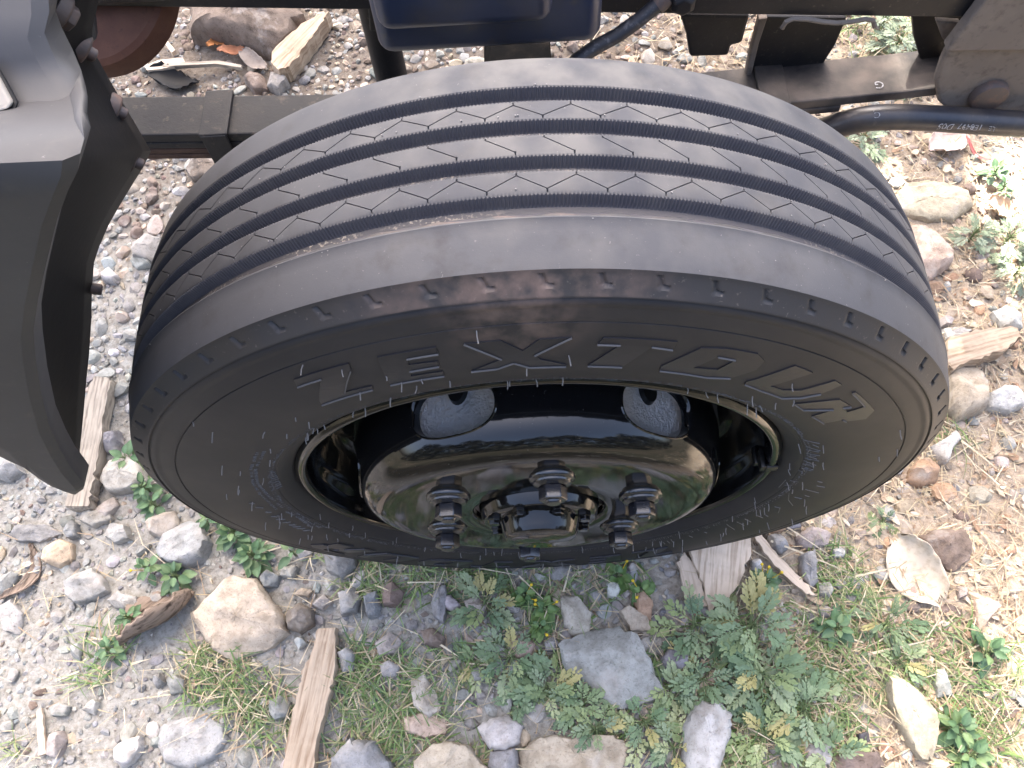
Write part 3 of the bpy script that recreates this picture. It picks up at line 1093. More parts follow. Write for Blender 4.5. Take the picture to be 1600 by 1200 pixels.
spring = bpy.data.objects.new('leaf_spring', None)
COL.objects.link(spring)
spring.parent = truck
leaf(-0.95, 0.53, 0.0, 0.014, M_SPRING)
leaf(-0.90, 0.40, 0.0150, 0.011, M_SPRING)
leaf(-0.66, 0.34, 0.0270, 0.009, M_RUSTLEAF)
leaf(-0.50, 0.25, 0.0370, 0.009, M_RUSTLEAF)


def clip(x, zoff, w=0.036):
    z = float(np.interp(x, [p[0] for p in pts_top], [p[1] for p in pts_top])) + zoff
    mb_ = MB()
    mb_.box((x, 0.413, z + .0025), (w, 0.074, 0.005))
    mb_.box((x, 0.3765, z - 0.024), (w * .9, 0.005, 0.055))
    mb_.box((x, 0.4495, z - 0.024), (w * .9, 0.005, 0.055))
    mb_.build('spring_clip', M_SPRING, spring, bevel=0.0015)


clip(-0.385, 0.0)
clip(0.315, 0.0)

# spring hanger: dusty cast bracket with an eye bolt
mb = MB()
hp = [(1500, -40), (1460, 70), (1478, 82), (1470, 100), (1461, 128), (1466, 160), (1490, 182), (1640, 188), (1700, 120), (1700, -40)]
mb.prism([at_y(u, v, 0.372) for u, v in hp[2:]][:], (0, 0.012, 0))
mb.build('spring_hanger', M_HANGER, truck, bevel=0.004)
mb = MB()
mb.prism([at_y(u, v, 0.363) for u, v in [(1575, -45), (1478, 81), (1760, 79), (1760, -45)]], (0, 0.016, 0))
mb.build('hanger_plate', M_HANGER, truck, bevel=0.0025)
cb = at_y(1548, 158, 0.36)
mb = MB()
mb.lathe([(0.0225, 0.013), (0.0225, 0.006), (0.020, 0.002), (0.012, 0.0), (0.0, -0.0005)], n=28, c=cb)
mb.build('hanger_bolt', M_BOLT, truck, smooth=40)
mb = MB()                                             # gusset behind the hanger
mb.prism([at_y(u, v, 0.43) for u, v in [(1425, 24), (1520, 24), (1500, 60), (1478, 98), (1440, 100), (1428, 60)]], (0, 0.01, 0))
mb.build('gusset_plate', M_CHASSIS, truck, bevel=0.002)
mb = MB()                                             # plate with worn paint under the rail end
mb.prism([at_y(u, v, 0.40) for u, v in [(1462, 33), (1500, 36), (1507, 48), (1488, 78), (1472, 60)]], (0, 0.008, 0))
mb.build('wedge_plate', M_HANGER, truck, bevel=0.0015)

# stabiliser bar with its paper label
barp = [at_y(u, v, y) for u, v, y in [(1230, 240, .40), (1262, 214, .385), (1300, 199, .372), (1345, 187, .362), (1390, 183, .357), (1440, 184, .354), (1520, 189, .352), (1620, 195, .35), (1760, 202, .35), (1900, 210, .35)]]
smooth_pts = []
for i in range(len(barp) - 1):
    for k in range(6):
        f = k / 6
        p0 = barp[max(i - 1, 0)]; p1 = barp[i]; p2 = barp[i + 1]; p3 = barp[min(i + 2, len(barp) - 1)]
        smooth_pts.append(0.5 * ((2 * p1) + (-p0 + p2) * f + (2 * p0 - 5 * p1 + 4 * p2 - p3) * f * f + (-p0 + 3 * p1 - 3 * p2 + p3) * f ** 3))
mb = MB()
mb.tube(smooth_pts, 0.0158, n=20)
bar = mb.build('stabiliser_bar', M_BAR, truck, smooth=40)


def text_mesh(body, size, mat, name, parent, place, shear=0.0):
    cu = bpy.data.curves.new(name, 'FONT')
    cu.body = body
    cu.size = size
    cu.shear = shear
    cu.align_x = 'CENTER'
    cu.align_y = 'CENTER'
    ob = bpy.data.objects.new(name, cu)
    COL.objects.link(ob)
    dg = bpy.context.evaluated_depsgraph_get()
    me = bpy.data.meshes.new_from_object(ob.evaluated_get(dg))
    bpy.data.objects.remove(ob)
    V = np.array([v.co[:] for v in me.vertices])
    me2 = new_mesh(name, np.array([place(x, y) for x, y, _ in V]), [tuple(p.vertices) for p in me.polygons], mat)
    return link(name, me2, parent)


def on_bar(uc, vc, flip=True):
    """writing wrapped on the front of the bar, upside down as seen from the camera"""
    c = at_y(uc, vc, 0.336)
    def f(x, y):
        s = -1 if flip else 1
        a = R(-122) + s * y / 0.0163                    # angle round the bar, from the top towards the camera side
        xb = c[0] + s * x
        j = min(range(len(smooth_pts)), key=lambda i: abs(smooth_pts[i][0] - xb))
        q = smooth_pts[j]
        return (xb, q[1] + 0.0163 * math.cos(a) * 1.0, q[2] - 0.0163 * math.sin(a) * -1.0 * -1.0)
    return f


def bar_text(body, uc, size, a0, shear=0.0, flip=True):
    xc = at_y(uc, 192, 0.34)[0]

    def f(x, y):
        s = -1 if flip else 1
        xb = xc + s * x
        j = min(range(len(smooth_pts)), key=lambda i: abs(smooth_pts[i][0] - xb))
        q = smooth_pts[j]
        a = R(a0) + s * y / 0.0162                      # elevation angle on the bar's camera side
        return (xb, q[1] - 0.0162 * math.cos(a), q[2] + 0.0162 * math.sin(a))
    text_mesh(body, size, M_PRINT, 'bar_print', bar, f, shear)


bar_text('D05', 1480, 0.0115, 14, 0.25)
bar_text('1E8497', 1518, 0.0105, 20, 0.1)
bar_text('LE', 1552, 0.0085, 18)
bar_text('CJ', 1372, 0.010, 62)


def leaf_print(x, y):
    c = at_z(1374, 131, ZC + 0.003)
    return (c[0] - x, c[1] - y, ZC + 0.0035 + (c[0] - x - 0.47) * 0.05)


text_mesh('G', 0.016, M_PRINT, 'spring_print', spring, leaf_print)

# tank and smaller box hung on the rail
mb = MB()
a = at_y(592, 74, 0.30)
b = at_y(936, 74, 0.30)
mb.box(((a[0] + b[0]) / 2, 0.3525, (a[2] + b[2]) / 2 + 0.036), (b[0] - a[0] + .004, 0.105, 0.086))
mb.build('air_tank', M_TANK, truck, smooth=40, bevel=0.016, segs=4)
mb = MB()
a = at_y(590, 39, 0.262)
b = at_y(861, 39, 0.262)
mb.box(((a[0] + b[0]) / 2, 0.302, (a[2] + b[2]) / 2 + 0.055), (b[0] - a[0] + .004, 0.080, 0.126))
mb.build('fluid_box', M_TANK, truck, smooth=40, bevel=0.015, segs=4)
# bracket by the tank
mb = MB()
mb.prism([at_y(u, v, 0.40) for u, v in [(575, 8), (600, 8), (600, 50), (578, 50)]], (0, 0.03, 0))
mb.build('tank_bracket', M_CHASSIS, truck, bevel=0.002)
# hose from the rail to behind the tyre
hp = [at_y(u, v, y) for u, v, y in [(1050, -12, .372), (1030, 4, .366), (1000, 30, .355), (965, 55, .345), (930, 74, .335), (900, 95, .32), (880, 118, .30), (868, 160, .27)]]
mb = MB()
mb.tube(hp, 0.0078, n=14)
mb.build('brake_hose', M_HOSE, truck, smooth=40)
mb = MB()
mb.tube([at_y(1026, 8, .366), at_y(1042, -6, .370)], 0.0105, n=14)
mb.build('hose_ferrule', M_BOLT, truck, smooth=40)
mb = MB()
c = at_y(1066, -4, 0.372)
mb.lathe([(0.014, 0.01), (0.014, -0.012), (0.009, -0.016), (0.0, -0.016)], n=6, c=c)
mb.build('hose_union', M_CHASSIS, truck, bevel=0.0015)

# brackets under the rail on the right
mb = MB()
mb.prism([at_y(u, v, 0.42) for u, v in [(1062, 22), (1172, 24), (1160, 68), (1143, 72), (1138, 88), (1078, 90), (1072, 55)]], (0, 0.06, 0))
mb.build('bump_stop', M_CHASSIS, truck, bevel=0.004)
mb = MB()
mb.prism([at_y(u, v, 0.44) for u, v in [(1190, 26), (1324, 28), (1306, 70), (1282, 108), (1280, 125), (1166, 128), (1172, 95), (1184, 45)]], (0, 0.008, 0))
mb.build('bracket_plate', M_CHASSIS, truck, bevel=0.0025)
mb = MB()
mb.prism([at_y(u, v, 0.432) for u, v in [(1186, 30), (1200, 28), (1186, 70), (1172, 128), (1163, 128), (1172, 84)]], (0, 0.012, 0))
mb.build('bracket_flange', M_HANGER, truck, bevel=0.002)
mb = MB()
mb.tube([at_y(u, v, 0.374) for u, v in [(1222, 44), (1228, 34), (1240, 29), (1262, 30), (1285, 34), (1308, 36), (1330, 34), (1352, 30), (1364, 32), (1367, 42)]], 0.0028, n=8)
mb.build('wire_clip', M_HANGER, truck, smooth=40)

# rusty disc by the frame, left
mb = MB()
c = at_y(150, -14, 0.42)
tilt = Euler((R(118), R(0), R(-14))).to_matrix()
mb.lathe([(0.0, 0.012), (0.078, 0.012), (0.084, 0.008), (0.086, 0.0), (0.086, -0.020), (0.080, -0.026), (0.0, -0.026)], n=48, c=c, rotm=tilt)
mb.build('horn_disc', M_RUST, truck, smooth=20)
mb = MB()
c2 = at_y(212, 14, 0.36)
mb.box((c2[0], c2[1] + .035, c2[2] + .0275), (0.085, 0.07, 0.055))
mb.build('horn_bracket', M_CHASSIS, truck, smooth=40, bevel=0.014, segs=3)
mb = MB()
mb.prism([at_y(u, v, 0.33) for u, v in [(126, 14), (142, 12), (148, 40), (150, 62), (141, 72), (132, 50)]], (0, 0.012, 0))
mb.build('liner_stay', M_FENDER, truck, bevel=0.002)

# ---- grey cab step with its edge running round the wheel, and the black liner behind it
mb = MB()
edge = [(46, -80, -0.010), (50, 0, -0.030), (51, 25, -0.036), (45, 60, -0.045), (58, 92, -0.050), (78, 128, -0.058), (98, 165, -0.070), (104, 185, -0.088), (106, 205, -0.104),
        (104, 232, -0.118), (98, 250, -0.1240), (93, 268, -0.1262), (78, 300, -0.1255), (62, 345, -0.125), (48, 410, -0.1245), (36, 470, -0.124), (30, 520, -0.1235), (34, 560, -0.123),
        (44, 615, -0.1225), (60, 672, -0.122), (78, 708, -0.1215), (95, 735, -0.121), (110, 752, -0.1205), (118, 762, -0.120), (116, 768, -0.120)]
ep = [at_y(*e) for e in edge]
low = [at_y(u, v, -0.122) for u, v in [(100, 766), (82, 758), (62, 744), (38, 726), (14, 712), (-60, 676), (-170, 640)]]
V, F = [], []
nu = 9
ntop = 15
for i, p in enumerate(ep):
    v_img = edge[i][1]
    for k in range(nu):
        f = k / (nu - 1)
        if i < ntop:
            x = p[0] - 0.42 * f
            z = p[2]
        else:
            # rows of the skirt run from the wheel-arch edge to the lower edge
            ql = low[min(int((len(low) - 1) * (len(ep) - 1 - i) / (len(ep) - 1 - ntop + .001)), len(low) - 1)]
            x = p[0] + (ql[0] - p[0]) * f
            z = p[2] + (ql[2] - p[2]) * f
        V.append((x, p[1], z))
for i in range(len(ep) - 1):
    for k in range(nu - 1):
        a_ = i * nu + k
        F.append((a_, a_ + 1, a_ + nu + 1, a_ + nu))
# returned edge: the panel folds inwards along the wheel arch
n0 = len(V)
for i, p in enumerate(ep):
    dx = 0.004
    V.append((p[0] + dx, p[1] + 0.004, p[2] - 0.001))
    V.append((p[0] + dx * 0.8, p[1] + 0.022, p[2] - 0.003))
for i in range(len(ep) - 1):
    a_, b_ = i * nu, (i + 1) * nu
    F.append((a_, b_, n0 + 2 * (i + 1), n0 + 2 * i))
    F.append((n0 + 2 * i, n0 + 2 * (i + 1), n0 + 2 * (i + 1) + 1, n0 + 2 * i + 1))
mb.add(V, F)
step = mb.build('cab_step', M_FENDER, truck, smooth=32)
md = step.modifiers.new('thickness', 'SOLIDIFY')
md.thickness = 0.003
md.offset = 1
# pale recess panel in the step, set in a dark frame
pw = [at_y(u, v, y) for u, v, y in [(-60, 100, -.054), (2, 100, -.0535), (18, 128, -.0615), (34, 158, -.0700), (30, 166, -.0725), (10, 172, -.074), (-60, 180, -.077)]]
mb = MB()
mb.prism([Vector(p) + Vector((0, -0.0040, 0.0040)) for p in pw], (0, -0.003, 0.002))
lamp = mb.build('step_reflector', M_LAMP, truck, bevel=0.001)
mb = MB()
cen = sum((Vector(p) for p in pw), Vector()) / len(pw)
mb.prism([cen + (Vector(p) - cen) * 1.13 + Vector((0, -0.0030, 0.0030)) for p in pw], (0, -0.0020, 0.0012))
mb.build('reflector_frame', M_FLAP, truck, bevel=0.0008)

# liner: black plate bent round the tyre
lin_in = [(152, -60), (150, 0), (141, 40), (140, 75), (160, 112), (186, 158), (210, 198), (232, 235), (222, 256), (200, 292), (180, 325), (166, 350), (152, 382), (143, 410), (140, 450), (139, 500), (136, 550), (131, 600), (127, 650), (122, 700), (118, 735), (112, 752)]
V, F = [], []
nk = 10
_ev = [e[1] for e in edge[:-1]]
_eu = [e[0] for e in edge[:-1]]


def liner_ends(v):
    yr = float(np.interp(v, [-60, 75, 235, 400, 560, 752], [.10, .11, .13, .055, -.005, -.07]))
    yl = float(np.interp(v, [-60, 100, 165, 250, 800], [.04, .03, -.01, -.085, -.106]))
    ul = float(np.interp(v, _ev, _eu)) - float(np.interp(v, [640, 745], [22, 4]))
    ur = float(np.interp(v, [q[1] for q in lin_in], [q[0] for q in lin_in]))
    return ul, yl, ur, yr


for (u, v) in lin_in:
    ul, yl, ur, yr = liner_ends(v)
    a_, b_ = at_y(u, v, yr), at_y(ul, v, yl)
    for k in range(nk):
        f = k / (nk - 1)
        V.append(tuple(a_ * (1 - f) + b_ * f + np.array([-.006 * math.sin(f * 3.1), 0, 0])))
for i in range(len(lin_in) - 1):
    for k in range(nk - 1):
        a_ = i * nk + k
        F.append((a_, a_ + 1, a_ + nk + 1, a_ + nk))
mb = MB()
mb.add(V, F)
liner = mb.build('wheel_arch_liner', M_FLAP, truck, smooth=40)
md = liner.modifiers.new('thickness', 'SOLIDIFY')
md.thickness = 0.004
md.offset = 0


def liner_bolt(u, v, rad, hex_r, ln):
    ul, yl, ur, yr = liner_ends(v)
    f_ = min(max((u - ul) / (ur - ul), 0), 1)
    p = Vector(at_y(u, v, yl + (yr - yl) * f_))
    nrm_ = Vector((-p.x, 0, -(p.z - ZC))).normalized()      # towards the axle
    q = nrm_.to_track_quat('-Y', 'Z').to_matrix()
    mb_ = MB()
    mb_.lathe([(0.0, 0.008), (rad, 0.008), (rad, 0.0005), (rad * .85, -0.0012), (hex_r, -0.0014)], n=24, c=p, rotm=q)
    mb_.lathe([(hex_r, -0.0012), (hex_r, -0.001 - ln), (hex_r * .8, -0.002 - ln), (0.0, -0.002 - ln)], n=6 if hex_r > .006 else 12, c=p, rotm=q)
    mb_.build('liner_bolt', M_BOLT, truck, smooth=30, bevel=0.0004, segs=1)


liner_bolt(100, 22, 0.0120, 0.0085, 0.005)
liner_bolt(132, 78, 0.0115, 0.0048, 0.006)
liner_bolt(181, 172, 0.0115, 0.0048, 0.006)
liner_bolt(208, 252, 0.0110, 0.0048, 0.006)
liner_bolt(140, 450, 0.0065, 0.0050, 0.008)
liner_bolt(97, 708, 0.0120, 0.0070, 0.012)

# ---- foliage screen added behind the camera, a dark mass for the paint to mirror
hrng = np.random.default_rng(12)
hv, hf_, hc = [], [], []
for i in range(15000):
    x = hrng.uniform(-5.5, 5.5)
    base_y = -2.9 - 0.035 * x * x * -1.0
    top = 2.5 + 0.35 * math.sin(x * 2.1) + 0.2 * math.sin(x * 5.3 + 1)
    z = top * hrng.random() ** .8
    c_ = np.array([x, base_y - hrng.uniform(0, .8) - .12 * math.sin(x * 4 + z * 3), z])
    u_ = hrng.standard_normal(3); u_ /= np.linalg.norm(u_)
    w_ = np.cross(u_, hrng.standard_normal(3)); w_ /= np.linalg.norm(w_)
    L_ = hrng.uniform(.06, .12)
    k = len(hv) * 4
    hv.append(np.array([c_ - u_ * L_, c_ + w_ * L_ * .5, c_ + u_ * L_, c_ - w_ * L_ * .5]))
    hf_.append((k, k + 1, k + 2, k + 3))
    hc.append(np.broadcast_to(np.array([.040, .046, .032]) * hrng.uniform(.6, 1.3), (4, 3)))
added_hedge = bpy.data.objects.new('added_hedge', None)
COL.objects.link(added_hedge)
tag(added_hedge, 'unseen dark green foliage screen added behind the camera', 'added_hedge')
o = link('foliage', new_mesh('foliage', np.concatenate(hv), hf_, M_LEAF, cols=np.concatenate(hc)), added_hedge)
o['kind'] = 'stuff'
mb = MB()
for k in range(16):
    x = -5.2 + .69 * k
    mb.tube([(x, -3.2 + .035 * x * x, -.1), (x + .1, -3.3 + .035 * x * x, 1.0), (x - .05, -3.25 + .035 * x * x, 2.2)], [.05, .04, .015], n=7)
mb.build('stems', M_BARK, added_hedge, smooth=60)

# ---- unseen crown and trunk added behind the truck to shade wheel and ground
added_tree = bpy.data.objects.new('added_tree', None)
COL.objects.link(added_tree)
added_tree.location = (-2.2, 4.6, 0)
tag(added_tree, 'unseen leafy crown on a trunk added behind the truck for shade', 'added_tree')
mb = MB()
mb.tube([(0, 0, -.1), (.05, -.03, 1.2), (.02, -.1, 2.6), (.25, -.3, 3.8), (.5, -.6, 4.7), (.75, -.9, 5.5)], [.19, .16, .14, .11, .08, .03], n=14)
for k in range(9):
    a_ = k * 0.9
    b_ = Vector((.25 + .05 * k, -.3 - .06 * k, 3.7 + .14 * k))
    mb.tube([b_, b_ + Vector((math.cos(a_) * .6, math.sin(a_) * .6, .35)), b_ + Vector((math.cos(a_) * 1.15, math.sin(a_) * 1.1, .75))], [.05, .035, .012], n=8)
mb.build('trunk', M_BARK, added_tree, smooth=60)
trng = np.random.default_rng(8)
tvv, tff, tcc = [], [], []
TC, TR = np.array([-1.36, 3.95, 5.45]), np.array([1.42, 1.6, 0.95])
while len(tvv) < 14500:
    p = trng.uniform(-1, 1, 3) * (1 if len(tvv) < 11000 else .8)
    q = np.linalg.norm(p)
    if q > 1 or trng.random() < (q - .55) * 1.3:
        continue
    c_ = TC + p * TR
    if math.sin(c_[0] * 5.1 + 1.0) + math.sin(c_[1] * 6.3 + c_[0] * 2) + math.sin(c_[2] * 5.7) > 1.75 and q > .6:
        continue
    u_ = trng.standard_normal(3); u_ /= np.linalg.norm(u_)
    w_ = np.cross(u_, trng.standard_normal(3)); w_ /= np.linalg.norm(w_)
    L_ = trng.uniform(.05, .10)
    tvv.append(np.array([c_ - u_ * L_, c_ + w_ * L_ * .42, c_ + u_ * L_, c_ - w_ * L_ * .42]) - np.array(added_tree.location))
    k = len(tvv) * 4 - 4
    tff.append((k, k + 1, k + 2, k + 3))
    tcc.append(np.broadcast_to(np.array([.07, .12, .035]) * trng.uniform(.7, 1.3), (4, 3)))
cr = link('crown', new_mesh('crown', np.concatenate(tvv), tff, M_LEAF, cols=np.concatenate(tcc)), added_tree)
cr['kind'] = 'stuff'

# ------------------------------------------------------------------ stones, wood and plants on the ground
def gz(x, y):
    return float(ground_h(np.array([x]), np.array([y]))[0])


def to_px(p):
    q = (np.asarray(p) - CAM) @ MROT
    return 800 + FPX * q[0] / -q[2], 600 - FPX * q[1] / -q[2]


def ico(level):
    bm = bmesh.new()
    bmesh.ops.create_icosphere(bm, subdivisions=level, radius=1.0)
    V = np.array([v.co[:] for v in bm.verts])
    F = [tuple(v.index for v in f.verts) for f in bm.faces]
    bm.free()
    return V, F


ICO1, ICO2, ICO3 = ico(1), ico(2), ico(3)


def pebble(rng, base, ang=0.6):
    """unit stone: sphere with flats knocked off and an uneven skin"""
    V = base[0].copy()
    for _ in range(rng.integers(8, 16)):
        n = rng.standard_normal(3)
        n /= np.linalg.norm(n)
        d = rng.uniform(1 - 0.62 * ang, 0.93)
        k = V @ n - d
        V -= np.clip(k, 0, None)[:, None] * n * 0.94
    for _ in range(4):
        w = rng.standard_normal(3) * rng.uniform(1.5, 4.5)
        V *= 1 + 0.035 * np.sin(V @ w + rng.uniform(0, 6.3))[:, None]
    return V


def rot_z(V, a):
    c, s = math.cos(a), math.sin(a)
    return np.stack([V[:, 0] * c - V[:, 1] * s, V[:, 0] * s + V[:, 1] * c, V[:, 2]], 1)


GREY, PALE, BLUE, TAN, PINK, BROWN, WHITE, DARK, ORANGE = 'grey', 'pale grey', 'blue-grey', 'tan', 'pinkish', 'brown', 'whitish', 'dark grey', 'orange-tan'
TONES = {GREY: (.305, .298, .276), PALE: (.385, .372, .342), BLUE: (.268, .268, .262), TAN: (.47, .385, .295), PINK: (.41, .36, .31), BROWN: (.205, .16, .13),
         WHITE: (.53, .51, .475), DARK: (.13, .127, .128), ORANGE: (.46, .30, .195)}


def tone(c, rng=RNG, s=0.10):
    return np.clip(np.array(TONES[c]) * (1 + rng.normal(0, s)) * (1 + rng.normal(0, .025, 3)), .02, .8)


def shaped_stone(outline, h, col, rng, flat=0.5, sub=44):
    """stone grown over its own outline on the ground: rim, flank, shoulder and top with chipped facets"""
    P_ = [np.array(at_z(u, v, 0.004))[:2] for u, v in outline]
    c = sum(P_) / len(P_)
    dense = []
    n = len(P_)
    per = max(2, sub // n)
    for i in range(n):
        for k in range(per):
            f = k / per
            dense.append(P_[i] * (1 - f) + P_[(i + 1) % n] * f)
    D = np.array(dense) - c
    m = len(D)
    size = np.abs(D).max()
    D += rng.normal(0, 0.018 * size, D.shape)
    rings = [(0.97, -0.35), (1.0, 0.02), (0.995, 0.25), (0.975, 0.48), (0.935, 0.68), (0.88, 0.83), (0.80, 0.93), (0.69, 0.985), (0.56, 1.0), (0.42, 1.0), (0.28, 1.0), (0.14, 1.0), (0.05, 1.0)]
    V = []
    tilt = rng.normal(0, 0.20, 2)
    for s, z in rings:
        for i in range(m):
            x, y = D[i] * s
            zz = z * h
            if z > .3:
                zz *= 1 + (tilt[0] * x / size + tilt[1] * y / size) * min(1, (z - .3) * 2)
            V.append((x, y, zz))
    V.append((0, 0, h))
    V = np.array(V)
    # break flats off the upper edge and across the top
    for j in range(rng.integers(5, 9)):
        a = rng.uniform(0, 6.3)
        nrm_ = np.array([math.cos(a), math.sin(a), rng.uniform(.5, 2.6) / max(.35, h / size)])
        nrm_ /= np.linalg.norm(nrm_)
        d = (V @ nrm_).max() * rng.uniform(.74, .95)
        k = V @ nrm_ - d
        V -= np.clip(k, 0, None)[:, None] * nrm_ * 0.92
    # uneven skin: several octaves of waves
    for f_, a_ in ((3, .040), (5, .026), (9, .020), (16, .013), (27, .008)):
        for _ in range(3):
            w = rng.standard_normal(3) * f_ / size * .8
            V[:, 2] += a_ * size * .55 * np.sin(V @ w + rng.uniform(0, 6.3)) * (V[:, 2] > .1 * h)
    V += rng.normal(0, 0.006 * size, V.shape)
    F = []
    for j in range(len(rings) - 1):
        for i in range(m):
            i2 = (i + 1) % m
            F.append((j * m + i, j * m + i2, (j + 1) * m + i2, (j + 1) * m + i))
    t = (len(rings) - 1) * m
    F += [(t + i, t + (i + 1) % m, len(V) - 1) for i in range(m)]
    me = new_mesh('stone', V, F, M_STONE, smooth=38, cols=tone(col, rng, .05))
    o = link('stone', me)
    o.location = (c[0], c[1], gz(c[0], c[1]) + 0.001)
    return o


def oval(u, v, w, h, seed, rot=None, n=9):
    r = random.Random(seed)
    rot = r.uniform(-.5, .5) if rot is None else rot
    out = []
    for i in range(n):
        a = i * 2 * math.pi / n + r.uniform(-.2, .2)
        k = r.uniform(.86, 1.1)
        x, y = w / 2 * k * math.cos(a), h / 2 * k * math.sin(a)
        out.append((u + x * math.cos(rot) - y * math.sin(rot), v + x * math.sin(rot) + y * math.cos(rot)))
    return out


TAKEN = []                                   # (x, y, radius) of everything already standing on the ground


def occupy(px):
    P_ = np.array([at_z(u, v, 0.0)[:2] for u, v in px])
    c = P_.mean(0)
    TAKEN.append((c[0], c[1], np.linalg.norm(P_ - c, axis=1).mean() * 0.92))


def q3(pts, ox, oy):
    return [(ox + a / 2.963, oy + b / 2.963) for a, b in pts]


